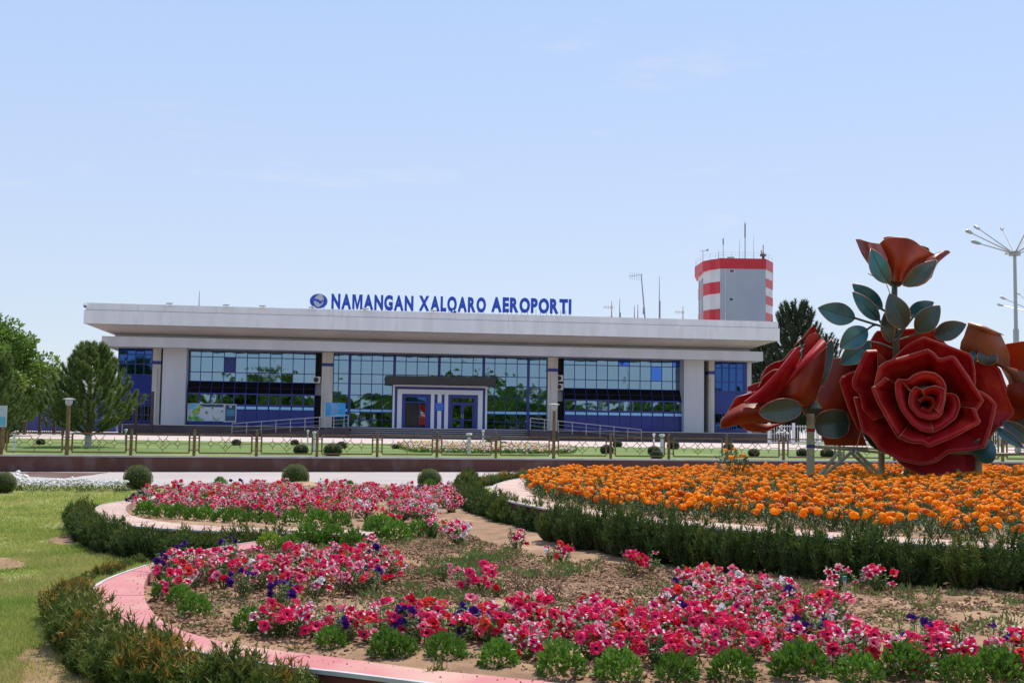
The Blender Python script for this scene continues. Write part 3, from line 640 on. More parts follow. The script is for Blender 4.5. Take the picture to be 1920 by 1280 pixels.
# posters, signs
PM = {'p_sky': (.16, .48, .72), 'p_lime': (.35, .52, .06), 'p_green': (.06, .36, .06), 'p_leaf': (.16, .45, .10), 'p_navy': (.02, .06, .13), 'p_white': (.58, .60, .66), 'p_teal': (.02, .16, .25), 'p_text': (.5, .25, .3), 'p_cyan': (.02, .30, .62), 'p_yel': (.62, .68, .25)}
for k, c in PM.items(): mat(k, c, tuple(x*.85 for x in c), scale=3, rough=.4)
vbp = -.70
def flat(poly, v, m_, nm, par): 
    n = len(poly); return MB().add([(a, v, c) for a, c in poly]+[(a, v+.012, c) for a, c in poly], [tuple(range(n)), tuple(range(2*n-1, n-1, -1))]+[(i, n+i, n+(i+1) % n, (i+1) % n) for i in range(n)]).build(nm, m_, par)
t = bthing('picture_poster', 'white poster with green circles and a blue corner on the blue wall base', 'poster')
u0, z1 = F(352, 755.5, vbp); u1, z0 = F(419.5, 789.5, vbp); W = u1-u0; H = z1-z0
def Pq(x, y): return (u0+x*W, z1-y*H)
MB().box(u0, u1, vbp, vbp+.05, z0, z1).build('board', 'p_white', t)
flat([Pq(.02, .02), Pq(.32, .02), Pq(.2, .25), Pq(.02, .38)], vbp-.012, 'p_sky', 'blue_corner', t)
flat([Pq(.34, .04), Pq(.98, .04), Pq(.98, .2), Pq(.44, .2), Pq(.34, .42), Pq(.22, .36)], vbp-.0125, 'p_navy', 'dark_header', t)
def circ(x, y, r, m_, v, nm='circle'): return flat([(u0+x*W+r*H*math.cos(a), z1-y*H+r*H*math.sin(a)) for a in np.linspace(0, 2*math.pi, 20, endpoint=False)], v, m_, nm, t)
k = 0
for x, y, r, m_ in ((.23, .47, .19, 'p_green'), (.23, .47, .15, 'p_lime'), (.33, .16, .07, 'p_lime'), (.39, .2, .07, 'p_lime'), (.36, .31, .07, 'p_yel'), (.29, .25, .07, 'p_lime'), (.09, .83, .13, 'p_green'), (.17, .78, .13, 'p_leaf'), (.26, .85, .13, 'p_green'), (.34, .9, .09, 'p_leaf'), (.42, .92, .06, 'p_leaf'), (.13, .72, .07, 'p_yel'), (.52, .5, .06, 'p_navy'), (.54, .55, .06, 'p_leaf'), (.68, .27, .06, 'p_green'), (.8, .75, .2, 'p_leaf'), (.82, .68, .2, 'p_white'), (.95, .42, .06, 'p_green'), (.86, .7, .05, 'p_yel')):
    k += 1; circ(x, y, r, m_, vbp-.014-.0015*k, 'green_disc')
t = bthing('notice_board', 'small teal notice board in a white frame right of the green circle poster', 'notice board')
u0, z1 = F(420, 757, vbp); u1, z0 = F(442.5, 791, vbp); W = u1-u0; H = z1-z0
MB().box(u0, u1, vbp, vbp+.05, z0, z1).build('frame', 'p_white', t); flat([Pq(.13, .05), Pq(.93, .05), Pq(.93, .94), Pq(.13, .94)], vbp-.013, 'p_navy', 'sheet', t)
flat([Pq(.2, .3), Pq(.88, .3), Pq(.88, .68), Pq(.2, .68)], vbp-.016, 'p_teal', 'teal_field', t); flat([Pq(.42, .1), Pq(.64, .1), Pq(.6, .2), Pq(.46, .2)], vbp-.016, 'p_white', 'top_mark', t)
for i in range(4): flat([Pq(.26, .36+i*.08), Pq(.82, .36+i*.08), Pq(.82, .375+i*.08), Pq(.26, .375+i*.08)], vbp-.019, 'p_sky', 'text_line', t)
t = bthing('information_banner', 'bright blue banner with faint pink and white lines beside the left ramp rail', 'banner')
vv_ = -5.6; u0, z1 = F(610.5, 754.5, vv_); u1, z0 = F(647.5, 781.5, vv_); W = u1-u0; H = z1-z0
MB().box(u0, u1, vv_, vv_+.06, z0, z1).build('board', 'p_cyan', t); 
for u in (u0+.1, u1-.1): MB().box(u-.03, u+.03, vv_+.062, vv_+.11, ZT-.6, z1-.2).build('leg', 'lamp_grey', t)
for i in range(9):
    a = .22+.1*abs(math.sin(i*1.9)); c = .45+.28*abs(math.sin(i*2.3+1)); flat([Pq(a, .1+i*.075), Pq(c, .1+i*.075), Pq(c, .125+i*.075), Pq(a, .125+i*.075)], vv_-.013, 'p_text' if i % 2 else 'p_white', 'text_line', t)
flat([Pq(.3, .82), Pq(.8, .82), Pq(.7, .92), Pq(.2, .92)], vv_-.013, 'p_sky', 'pale_stripe', t)
t = bthing('entrance_plaque', 'small blue plaque fixed to the pillar between the two entrance doors', 'plaque')
u0, z1 = F(815.5, 755, vp-.04); u1, z0 = F(832, 769.5, vp-.04); W = u1-u0; H = z1-z0
MB().box(u0, u1, vp-.04, vp, z0, z1).build('board', 'tower_blue' if 'tower_blue' in MAT else 'sign_blue', t)
for i in range(4): flat([Pq(.12, .14+i*.2), Pq(.88, .14+i*.2), Pq(.88, .19+i*.2), Pq(.12, .19+i*.2)], vp-.053, 'p_sky', 'text_line', t)
# ================================================================ ANTENNAS, TOWER, FAR BUILDINGS, LAMPS
def mast(px, ytop, ybot, v, lab, kind='plain', red=False):
    t = bthing('roof_antenna', lab, 'antenna', 'antennas on the terminal roof'); u, zt_ = F(px, ytop, v); zb = zr1-.4; m_ = 'antenna_red' if red else 'antenna'
    lean = {1212: -.5}.get(px, 0)
    MB().tube([(u, v, zb), (u+lean*.5, v, (zb+zt_)/2), (u+lean, v, zt_)], [.06, .045, .02] if kind != 'yagi' else [.07, .06, .045], 6).build('mast', m_, t)
    H = zt_-zb
    if kind == 'yagi':
        b = MB(); b.bar((u+lean-1.1, v, zt_-.15), (u+lean+.15, v, zt_+.05), .04, .04)
        for k in range(6): x = u+lean-1.1+k*.22; b.bar((x, v, zt_-.45-.02*k), (x, v, zt_+.2+.05*(k == 0)), .025, .025)
        b.build('yagi_array', m_, t); MB().box(u+lean*.5-.06, u+lean*.5+.06, v-.1, v+.1, zb+H*.3, zb+H*.42).build('junction_box', m_, t)
    if kind == 'tv':
        b = MB()
        for k in (.35, .75):
            z = zb+H*k; b.bar((u-.75, v, z), (u+.15, v, z), .03, .03)
            for j in range(5): b.bar((u-.7+j*.2, v, z-.16), (u-.7+j*.2, v, z+.16), .02, .02)
        b.build('dipole_array', m_, t)
    if kind == 'whip': MB().tube([(u+.07, v, zb), (u+.07, v, zb+H*.55)], .05, 5).build('whip_base', m_, t)
mast(1147, 564, 594, 1, 'short red and white television antenna, leftmost of the roof antennas', 'tv', True); mast(1162, 560, 594, 3, 'thin leaning antenna just right of the red television antenna', 'whip')
mast(1189.5, 573, 594, 3, 'left one of two short close antennas in the middle of the roof', 'plain', True); mast(1196, 570, 594, 2, 'right one of two short close antennas in the middle of the roof')
mast(1212, 516, 595, 4, 'tall leaning mast carrying a comb-like yagi antenna', 'yagi'); mast(1236.5, 518, 596, 4, 'tall thin whip antenna right of the yagi mast', 'whip'); mast(1280.5, 574, 597, 3, 'short reddish antenna nearest to the control tower', 'tv', True)
mast(374, 545, 574, 4, 'thin lone whip antenna above the left part of the roof')
# control tower
YT = 150.; k_ = YT/FPX
def TP(px, dy): p = at(px, 700, YT+dy); return (p.x, p.y)
foot = [TP(1350, 0), TP(1436, 0), TP(1449, 3.2)]
def tz(y, px=1400): return at(px, y, YT).z
tw = wthing('control_tower', 'red and white banded airport control tower with grey front behind the terminal', 'control tower', (foot[0][0], YT, .6))
A, B_, C = [Vector((p[0], p[1], 0)) for p in foot]
L1 = Vector((*TP(1341, .9), 0)); L2 = Vector((*TP(1331, 1.5), 0)); L3 = Vector((*TP(1319.5, 3.2), 0)); L4 = Vector((*TP(1309, 8.5), 0)); back = 13
poly = [L4, L3, L2, L1, A, B_, C, Vector((*TP(1449, back), 0)), Vector((*TP(1313, back), 0))]
P2 = [(p.x, p.y) for p in poly]; zt0 = tz(503.5)
MB().prism(P2, .5, zt0).build('tower_shaft', 'tower_white', tw)
cx = sum(p[0] for p in P2)/len(P2); cy = sum(p[1] for p in P2)/len(P2)
def grow(P, q, only=None): return [(cx+(x-cx)*(1+q), cy+(y-cy)*(1+q)) for x, y in P]
G2 = grow(P2, .012); G2[0] = TP(1302, 8.2); G2[1] = TP(1317, 2.9)
G2[-1] = TP(1306, back)
MB().prism(G2, zt0-.05, tz(485)).build('roof_band', 'tower_red', tw)
MB().prism(grow(G2, -.03), tz(485), tz(485)+.05).build('tower_roof', 'roof_grey', tw)
def panel(a, b, z0, z1, m_, nm, off=.04, s0=0., s1=1.):
    a = Vector(a); b = Vector(b); d = b-a; n = Vector((d.y, -d.x, 0)).normalized(); p = a+d*s0+n*off; q = a+d*s1+n*off
    vv = [(p.x, p.y, z0), (q.x, q.y, z0), (q.x-n.x*off*.9, q.y-n.y*off*.9, z0), (p.x-n.x*off*.9, p.y-n.y*off*.9, z0)]
    vv += [(x, y, z1) for x, y, _ in vv]
    return MB().add(vv, [(0, 3, 2, 1), (4, 5, 6, 7), (0, 1, 5, 4), (1, 2, 6, 5), (2, 3, 7, 6), (3, 0, 4, 7)]).build(nm, m_, tw)
panel(A, B_, .6, zt0-.06, 'tower_grey', 'front_cladding', .05)
panel(A, B_, .6, zt0-.06, 'tower_white', 'conduit', .11, .105, .12)
for (y0, y1) in ((537, 521), (569, 553), (601, 585), (633, 617)): panel(B_, C, tz(y0), tz(y1), 'tower_red', 'red_stripe')
for (y0, y1) in ((553, 531), (604, 582), (655, 632)):
    for a, b in ((L4, L3), (L3, L2), (L2, L1), (L1, A)): panel(a, b, tz(y0)+.2, tz(y1)+.2, 'tower_red', 'red_stripe')
for s in (.12, .42, .72): panel(L4, L3, 2, zt0-.8, 'tower_glass', 'strip_window', .07, s, s+.13)
for px, py in ((1372, 508.5), (1371, 561.5)):
    s = (px-1350)/86; panel(A, B_, tz(py+3), tz(py-2.6), 'tower_white', 'window_frame', .10, s-.06, s+.06); panel(A, B_, tz(py+2.3), tz(py-2), 'tower_glass', 'window', .12, s-.045, s+.04)
# guard rail
zr_ = tz(485)+.05; rail = MB(); PR = grow(G2, -.02)
for i in range(len(PR)):
    a = Vector((*PR[i], zr_)); b = Vector((*PR[(i+1) % len(PR)], zr_)); n = max(1, int((b-a).length/1.3))
    for j in range(n): p = a.lerp(b, j/n); rail.tube([p, p+Vector((0, 0, .75))], .02, 4)
    for h in (.4, .75): rail.tube([a+Vector((0, 0, h)), b+Vector((0, 0, h))], .016, 4)
rail.build('roof_rail', 'white_paint', tw)
def tant(px, y, dy, r, lab, nm='tower_antenna'):
    p = at(px, y, YT+dy); t = wthing(nm, lab, 'antenna', (p.x, p.y, zr_), 'antennas on the control tower'); MB().tube([(p.x, p.y, zr_), (p.x, p.y, p.z*.6+zr_*.4), p], [r, r*.8, r*.4], 5).build('mast', 'antenna', t); return t, p
t, p = tant(1397, 415, 3, .07, 'tallest mast on the control tower with a thicker tip'); MB().tube([p+Vector((0, 0, -2.2)), p+Vector((0, 0, -.3))], .10, 6).build('radome', 'antenna', t)
t, p = tant(1356, 446, 3, .05, 'mid-height mast on the left half of the control tower'); MB().tube([p+Vector((0, 0, -.9)), p+Vector((0, 0, -.1))], .09, 6).build('radome', 'antenna', t)
tant(1386.5, 448, 3, .035, 'thin whip on the control tower just left of the tallest mast'); tant(1413, 440, 4, .03, 'thin whip on the control tower right of the tallest mast'); tant(1347.5, 470, 3, .05, 'short rod beside the mid-height tower mast')
p = at(1318, 470, YT+6); t = wthing('wind_vane', 'small wind vane on a thin mast at the left corner of the control tower', 'wind vane', (p.x, p.y, zr_))
MB().tube([(p.x, p.y, zr_), p], .04, 5).build('mast', 'antenna', t); MB().bar(p+Vector((-.4, 0, -.1)), p+Vector((.35, 0, .05)), .05, .05).build('arm', 'antenna', t)
MB().add([p+Vector((.3, 0, 0)), p+Vector((.75, 0, .35)), p+Vector((.7, 0, -.05)), p+Vector((.3, .04, 0)), p+Vector((.75, .04, .35)), p+Vector((.7, .04, -.05))], [(0, 1, 2), (5, 4, 3), (0, 3, 4, 1), (1, 4, 5, 2), (2, 5, 3, 0)]).build('vane_tail', 'antenna', t)
p = at(1431, 484, YT+2); t = wthing('beacon_light', 'dark beacon lamp with red tip on the right side of the tower roof', 'beacon', (p.x, p.y, zr_))
MB().lathe([(0, 0), (.28, 0), (.2, .3), (.12, .5), (.42, .62), (.42, .85), (.15, .95), (.1, 1.1), (0, 1.1)], 12, (p.x, p.y, zr_)).build('lamp_body', 'dark_iron', t)
MB().tube([(p.x, p.y, zr_+1.1), (p.x, p.y, zr_+2.1)], .06, 6).build('tip', 'antenna_red', t); MB().tube([(p.x-.25, p.y, zr_+.8), (p.x-.25, p.y, zr_+1.4)], .07, 6).build('side_lamp', 'antenna_red', t)
p = at(1370, 480, YT+4); t = wthing('satellite_dish', 'small pale satellite dish on the control tower roof', 'satellite dish', (p.x, p.y, zr_))
MB().lathe([(0, -.1), (.25, -.06), (.45, .05), (.55, .15), (.45, .08), (.25, -.03), (0, -.07)], 16, (p.x, p.y, zr_+.55)).build('dish', 'cream', t); MB().tube([(p.x, p.y, zr_), (p.x, p.y, zr_+.5)], .05, 6).build('mast', 'antenna', t)

# far building at the left
a = at(70, 700, 135); b_ = at(214, 700, 128); t = wthing('far_hall', 'low grey-roofed hall with a blue front behind the trees at left', 'building', (a.x, a.y, .6))
def zfar(y): return at(100, y, 130).z
x0, x1 = at(-60, 700, 130).x, at(216, 700, 130).x
MB().box(x0, x1, 131, 150, .5, zfar(735)).build('wall', 'blue_cladding', t); MB().box(x0-.3, x1+.3, 130.7, 150, zfar(735)+.003, zfar(729)).build('fascia', 'white_panel', t)
MB().add([(x0-.2, 130.8, zfar(729)), (x1+.2, 130.8, zfar(729)), (x1+.2, 150, zfar(729)), (x0-.2, 150, zfar(729)), (x0-.2, 134, zfar(701)), (x1+.2, 134, zfar(701)), (x1+.2, 150, zfar(701)), (x0-.2, 150, zfar(701))],
    [(4, 5, 6, 7), (0, 1, 5, 4), (1, 2, 6, 5), (2, 3, 7, 6), (3, 0, 4, 7)]).build('roof', 'roof_grey', t)
p = at(133.5, 689, 131); 
t = wthing('roof_mast', 'thin mast with a small crossbar on the far grey-roofed hall', 'antenna', (p.x, 140, zfar(701))); q = at(133.5, 689, 140)
MB().tube([(q.x, 140, zfar(701)-.1), (q.x, 140, q.z)], .05, 5).build('mast', 'antenna', t); MB().bar((q.x-.4, 140, q.z-.3), (q.x+.4, 140, q.z-.3), .05, .05).build('crossbar', 'antenna', t)
# iron palisades, left and right, far
def palisade(name, lab, pa, pb, Y0, Y1, h, gap, m_, zb=.78, th=.03, posts=4):
    a = at(pa, 800, Y0); b = at(pb, 800, Y1); a.z = b.z = zb; t = wthing(name, lab, 'fence', tuple(a)); L = (b-a).length; d = (b-a)/L; n = int(L/gap); bars = MB()
    for i in range(n+1): p = a+d*(L*i/n); bars.bar(p+Vector((0, 0, .1)), p+Vector((0, 0, h)), th, th)
    bars.build('bars', m_, t, kind='stuff' if n > 100 else None)
    for z in (.18, h-.12): MB().bar(a+Vector((0, 0, z)), b+Vector((0, 0, z)), .05, .05).build('rail', m_, t)
    for i in range(posts+1): p = a+d*(L*i/posts); MB().box(p.x-.1, p.x+.1, p.y-.1, p.y+.1, zb, zb+h+.15).build('post', m_, t)
palisade('iron_fence', 'dark iron bar fence between the trees at far left', -80, 128, 78, 90, 2.3, .28, 'dark_iron', th=.045, posts=7)
palisade('iron_gate_fence', 'tall dark iron fence in front of the blue left wing of the terminal', 225, 284, 92, 93.5, 3.3, .3, 'dark_iron', zb=.8, th=.05, posts=2)
palisade('white_fence', 'white railing fence on the grass beyond the right end of the terrace', 1442, 1960, 92, 98, 1.55, .22, 'white_paint', th=.035, posts=12)
sheet('far_grass', 24, 90, 97.5, 130, 12, 6, lambda X, Y: .79, 'grass_far')
# white stubby posts and floodlight posts by the plaza
for px, y0, y1, r, lab in ((25, 850, 812, .05, 'white slim post on the lawn at far left'), (235, 835, 806, .045, 'white slim post right of the young pine'), (576.5, 838, 808, .035, 'white slim post left of a round bush pair, centre-left lawn'),
                           (588.5, 846, 811, .05, 'white post touching the fence left of the round bush pair'), (879, 851, 814, .07, 'thick white post behind the fence in front of the entrance'), (905.5, 840, 808, .045, 'slim white post right of the thick white post'),
                           (1226, 838, 814, .05, 'white slim post, left one of a close pair by the right lawn'), (1241, 852, 816, .07, 'thick white post, right one of a close pair by the right lawn'), (1716, 850, 812, .05, 'white slim post behind the roses')):
    p = onup(px, y0); q = at(px, y1, p.y); t = wthing('white_post', lab, 'post', tuple(p), 'white posts on the upper lawn'); h = q.z-p.z
    MB().tube([p, p+Vector((0, 0, h))], r, 8).build('pole', 'white_paint', t); MB().lathe([(0, h+.06), (r*1.5, h+.05), (r*1.9, h), (r*1.5, h-.05), (0, h-.05)], 10, tuple(p)).build('cap', 'white_paint', t)
p = onup(5, 842); q = at(5, 770, p.y); t = wthing('information_sign', 'small white and turquoise sign at the far left edge by the small pine', 'sign', tuple(p))
MB().box(p.x-.05, p.x+.05, p.y-.05, p.y+.05, p.z, q.z-.2).build('pole', 'brass_paint', t); b = at(9, 786, p.y); MB().box(p.x-.5, b.x+.1, p.y-.09, p.y-.051, b.z-.3, b.z+.55).build('board', 'p_white', t); MB().box(p.x-.45, b.x+.06, p.y-.1, p.y-.091, b.z-.25, b.z+.1).build('turquoise_field', 'p_sky', t)
p = onup(7, 836); t = wthing('litter_bin', 'brown litter bin behind the fence at the far left edge', 'litter bin', tuple(p))
MB().lathe([(0, .12), (.2, .12), (.25, .7), (.27, .72), (.27, .76), (.22, .76), (.18, .3), (0, .3)], 14, tuple(p)).build('bin', 'wall_brown', t); MB().tube([p, p+Vector((0, 0, .14))], .05, 8).build('foot', 'dark_iron', t)
# street lights at right
def street_light(px, ytop, ybase, Y, arms, lab, r=.12):
    p = at(px, ytop, Y); zb = .7; t = wthing('street_light', lab, 'street light', (p.x, Y, zb), 'multi-arm street lights'); H = p.z-zb
    MB().tube([(p.x, Y, zb), (p.x, Y, zb+H*.62), (p.x, Y, zb+H*.625), p], [r*1.35, r*1.25, r*.85, r*.7], 12).build('pole', 'lamp_grey', t)
    MB().lathe([(0, -.12), (r*2.4, -.1), (r*2.6, 0), (r*2.2, .12), (0, .14)], 14, tuple(p)).build('hub', 'lamp_grey', t)
    for (ax, ay, dep) in arms:
        q = at(ax, ay, Y+dep); d = (q-p); ar = MB().tube([p, q], [.04, .028], 6).build('arm', 'lamp_grey', t)
        dn = d.normalized(); MB().tube([q-dn*.05, q+dn*.12, q+dn*.42, q+dn*.5], [.04, .09, .10, .05], 8).build('lamp_head', 'lamp_grey', ar)
street_light(1902.5, 476, 0, 62, [(1838, 457, 0), (1836, 429.5, 3), (1822.5, 437.5, -2), (1880, 431, 4), (1888, 475, 6), (1936, 428, 3), (1968, 437, -1), (1982, 457, 1), (1925, 432, -3)], 'tall grey street light with many radiating arms right of the top rose')
street_light(1953, 590, 0, 95, [(1886, 561, 0), (1881, 573, 2), (1912, 552, 4), (1925, 548, -3), (1990, 560, 0)], 'distant street light, only its lamp arms showing at the right edge')

# ================================================================ TREES
mat('bark', (.16, .11, .075), (.09, .06, .04), scale=6, rough=.9, stretch=(1, 1, .25)); mat('lime_bark', (.62, .60, .56), (.4, .38, .34), scale=8, rough=.9)
mat('leaf_green', (.11, .20, .03), rough=.5, trans=.4, spec=.3, c2=(.17, .26, .045), scale=.9); mat('leaf_dark', (.045, .085, .018), (.075, .12, .025), scale=.8, rough=.5, trans=.25)
mat('needle', (.14, .205, .05), (.20, .26, .08), scale=1.2, rough=.5, trans=.2, spec=.3); mat('needle_dark', (.030, .052, .022), (.055, .08, .03), scale=.8, rough=.6)
def leafy(name, lab, base, H, W, lm, nclump, leaf, seed, crown0=.25, tm='bark', lp=60, group=None, cat='tree', tall=1.):
    r = np.random.default_rng(seed); base = Vector(base); t = wthing(name, lab, cat, tuple(base), group); c0 = base+Vector((0, 0, H*(crown0+(1-crown0)/2))); rz = H*(1-crown0)/2; rx = W/2
    C = []
    while len(C) < nclump:
        p = r.uniform(-1, 1, 3); q = np.linalg.norm(p)
        if .25 < q < 1: 
            q2 = 1+.22*math.sin(p[0]*5+seed)+.18*math.sin(p[2]*6+p[1]*4)
            C.append((p[0]*rx*q2*(1-.25*max(0, p[2])), p[1]*rx*q2*(1-.25*max(0, p[2])), p[2]*rz))
    C = np.array(C); cr = r.uniform(.10, .19, len(C))*W*.8
    b = MB(); n = nclump*lp; ci = r.integers(0, nclump, n); d = r.normal(0, 1, (n, 3)); d /= np.linalg.norm(d, axis=1, keepdims=True); rad = cr[ci]*r.uniform(.45, 1, n)**.6
    P = C[ci]+d*rad[:, None]*np.array([1, 1, .8])+np.array(c0); D = d+r.normal(0, .7, (n, 3))+np.array([0, 0, -.15]); N = r.normal(0, 1, (n, 3))+np.array([0, 0, 1.2])
    b.cards(P, D, N, leaf*r.uniform(.7, 1.3, n), leaf*.62*r.uniform(.7, 1.2, n)); b.build('crown', lm, t)
    k = MB(); tr = .035*H*.6; k.tube([base, base+Vector((.01*H, 0, H*crown0)), c0, c0+Vector((0, 0, rz*.6))], [tr*1.3, tr, tr*.6, tr*.15], 9)
    for i in r.choice(nclump, min(16, nclump), replace=False):
        s = base+Vector((0, 0, H*crown0*r.uniform(.8, 1.6))); e = c0+Vector(C[i]); k.tube([s, s.lerp(e, .5)+Vector((0, 0, .04*H)), e], [tr*.5, tr*.3, tr*.08], 6)
    k.build('trunk', tm, t); return t
def pine(name, lab, base, H, W, m_, seed, nsh=260, nl=.16, nw=.018, tm='bark', crown0=.15, npn=70, lime=0, group=None, up=1.0, shape=None):
    r = np.random.default_rng(seed); base = Vector(base); t = wthing(name, lab, 'pine tree', tuple(base), group); b = MB(); k = MB(); PP = []; DD = []
    k.tube([base, base+Vector((0, 0, H*.5)), base+Vector((0, 0, H*.97))], [.028*H, .018*H, .004*H], 8)
    for i in range(nsh):
        h = crown0+(1-crown0)*(i+.5)/nsh; h = min(.985, h); z = H*h; s = (1-(h-crown0)/(1-crown0))
        prof = (1.12*s**.95 if shape is None else shape(s))*(.5+.5*r.random()); prof *= min(1, .55+2.5*(h-crown0))
        a = i*2.39996+r.normal(0, .2); L = W/2*prof+.05*W
        rise = (.35+.5*(1-s))*L*up; s0 = base+Vector((0, 0, z-rise*.6)); e = s0+Vector((math.cos(a)*L, math.sin(a)*L, rise)); e2 = e+Vector((math.cos(a)*.03*H, math.sin(a)*.03*H, .07*H))
        if i % 2 == 0: k.tube([s0, s0.lerp(e, .55)-Vector((0, 0, .03*L)), e, e2], [.006*H, .004*H, .003*H, .001*H], 4, caps=False)
        for (q0, q1, m2) in ((s0.lerp(e, .45), e, .9), (e, e2, 1.1)):
            n2 = int(npn*m2); tt = r.random(n2)[:, None]; A = np.array(q0)*(1-tt)+np.array(q1)*tt; dd = np.array((q1-q0).normalized())
            D = dd*1.0+r.normal(0, .62, (n2, 3))+np.array([0, 0, .25]); PP.append(A); DD.append(D)
    P = np.concatenate(PP); D = np.concatenate(DD); n = len(P); b.cards(P, D, r.normal(0, 1, (n, 3)), nl*r.uniform(.7, 1.2, n), nw, kind='blade'); b.build('crown', m_, t)
    tk = k.build('trunk', tm, t)
    if lime: MB().tube([base, base+Vector((0, 0, lime))], .034*H, 10).build('limewash', 'lime_bark', t)
    return t
p = onup(165, 838); q = at(165, 658, p.y)
pine('young_pine', 'bushy young pine with limewashed trunk on the lawn left of the terminal', p, q.z-p.z, 4.8, 'needle', 3, nsh=200, nl=.20, nw=.024, lime=.62, crown0=.16, npn=240)
p = onup(6, 838); q = at(6, 672, p.y); pine('young_pine', 'small pine cut by the left edge of the photo, below the leafy tree', p+Vector((-.25, 0, 0)), q.z-p.z, 2.6, 'needle', 4, nsh=120, nl=.20, nw=.024, crown0=.12, npn=130)
p = at(-25, 800, 74); q = at(8, 603, 74); leafy('broadleaf_tree', 'large bright green leafy tree at the left edge', (p.x, 74, .75), q.z-.75, 6.9, 'leaf_green', 160, .25, 5, .10, lp=260)
p = at(118, 800, 82); q = at(118, 705, 82); leafy('ornamental_tree', 'low dark round-crowned tree between the leafy tree and the young pine', (p.x, 82, .75), q.z-.75, 3.3, 'leaf_dark', 30, .2, 6, .12, lp=90)
# dark conifers right of the terminal
for px, yt, Y, W, sd, lab, nsh in ((1492, 583, 128, 7.0, 11, 'big dark pine rising behind the right end of the terminal', 300), (1432, 650, 135, 6, 12, 'dark pine crown half hidden by the terminal corner', 160), (1545, 640, 140, 6, 13, 'dark pine partly hidden by the left rose', 130)):
    p = at(px, 800, Y); q = at(px, yt, Y); pine('dark_pine', lab, (p.x, Y, .7), q.z-.7, W, 'needle_dark', sd, nsh=nsh, nl=.42, nw=.085, crown0=.10, npn=85, group='dark pines beyond the terminal', shape=lambda s: min(1, s*1.6)**.5*.9)
for px, yt, Y, W, sd, lab in ((1590, 735, 150, 10, 21, 'dark leafy tree seen between the two lower roses'), (1480, 742, 150, 9, 25, 'dark leafy tree behind the left rose'), (1740, 740, 150, 12, 22, 'dark leafy tree hidden mostly by the big front rose'), (1870, 790, 140, 9, 23, 'dark leafy bush behind the right rose'), (1960, 760, 130, 10, 24, 'dark leafy tree at the right edge behind the right rose')):
    p = at(px, 800, Y); q = at(px, yt, Y); leafy('distant_tree', lab, (p.x, Y, .7), q.z-.7, W, 'leaf_dark', 30, .55, sd, .2, lp=60, group='distant trees on the right')
# trees behind the camera: seen as reflections in the glazing
tre = leafy('park_tree', 'leafy park tree behind the viewer, seen only mirrored in the glazing', (-30, -42, 0), 10, 10.5, 'leaf_green', 70, .6, 31, .04, lp=110, group='park trees mirrored in the glazing')
tq = random.Random(5)
for i in range(46):
    x = -85+i*4.2+tq.uniform(-1.5, 1.5); copy_thing(tre, loc=(x, -38-tq.random()*34, 0), rz=i*1.7, sc=tq.choice([.75, .85, .9, .95, 1.0, 1.1, 1.35]))

# ================================================================ CLIPPED BALL SHRUBS
mat('clip_core', (.012, .022, .006), rough=.9); mat('clip_leaf', (.12, .175, .025), (.19, .22, .04), scale=2.2, rough=.55, trans=.3, rnd=.12); mat('clip_dark', (.035, .065, .018), (.055, .09, .022), scale=3, rough=.6, trans=.2, rnd=.15)
def ball(name, n, ls, m_, seed, label, cat, squash=.92, jag=.05):
    r = np.random.default_rng(seed); t = thing(name, label, cat); b = MB()
    N = r.normal(0, 1, (n, 3)); N /= np.linalg.norm(N, axis=1, keepdims=True); N = N[N[:, 2] > -.8]; n = len(N)
    rad = 1-jag*1.5*r.random(n)**2+jag*np.sin(N[:, 0]*7+seed)*np.sin(N[:, 1]*6+N[:, 2]*5)
    P = N*rad[:, None]*np.array([1, 1, squash]); D = N*.55+r.normal(0, .6, (n, 3))+np.array([0, 0, .35])
    b.cards(P-D*ls*.3, D, N+r.normal(0, .8, (n, 3)), ls*r.uniform(.6, 1.3, n), ls*.42); b.build('foliage', m_, t)
    MB().lathe([(0, .88*squash)]+[(.90*math.cos(a), .90*squash*math.sin(a)) for a in np.linspace(1.3, -1.3, 12)]+[(0, -.88*squash)], 20).build('inner_core', 'clip_core', t, smooth=True)  # solid dark green core filling the inside of the leaf shell
    return t
bs = ball('ball_shrub', 5200, .085, 'clip_leaf', 1, 'clipped ball shrub', 'shrub')
first = True
for px, py, rx, lab in ((258, 894, 26.5, 'clipped green ball shrub at the left end of the rear petunia bed'), (553.5, 891, 25.5, 'clipped green ball shrub standing behind the middle of the rear petunia bed'),
                        (805, 898, 23, 'clipped green ball shrub with a smaller plant before it, right part of the rear bed'), (6, 904, 23, 'clipped green ball shrub cut by the left edge beside the white flowers')):
    p = onpl(px, py+rx*.95, 0.0) if px != 6 else onpl(px, py+rx*.95, 0); R = rx*p.y/FPX; o = bs if first else copy_thing(bs); first = False
    o.location = (p.x, p.y, low(p.x)+R*.86); o.rotation_euler = (0, 0, px*.7); o.scale = (R, R, R); o['label'] = lab; o['group'] = 'ball shrubs beside the road'
fb = ball('ball_shrub', 1500, .16, 'clip_dark', 2, 'small ball shrub', 'shrub', .85); first = True
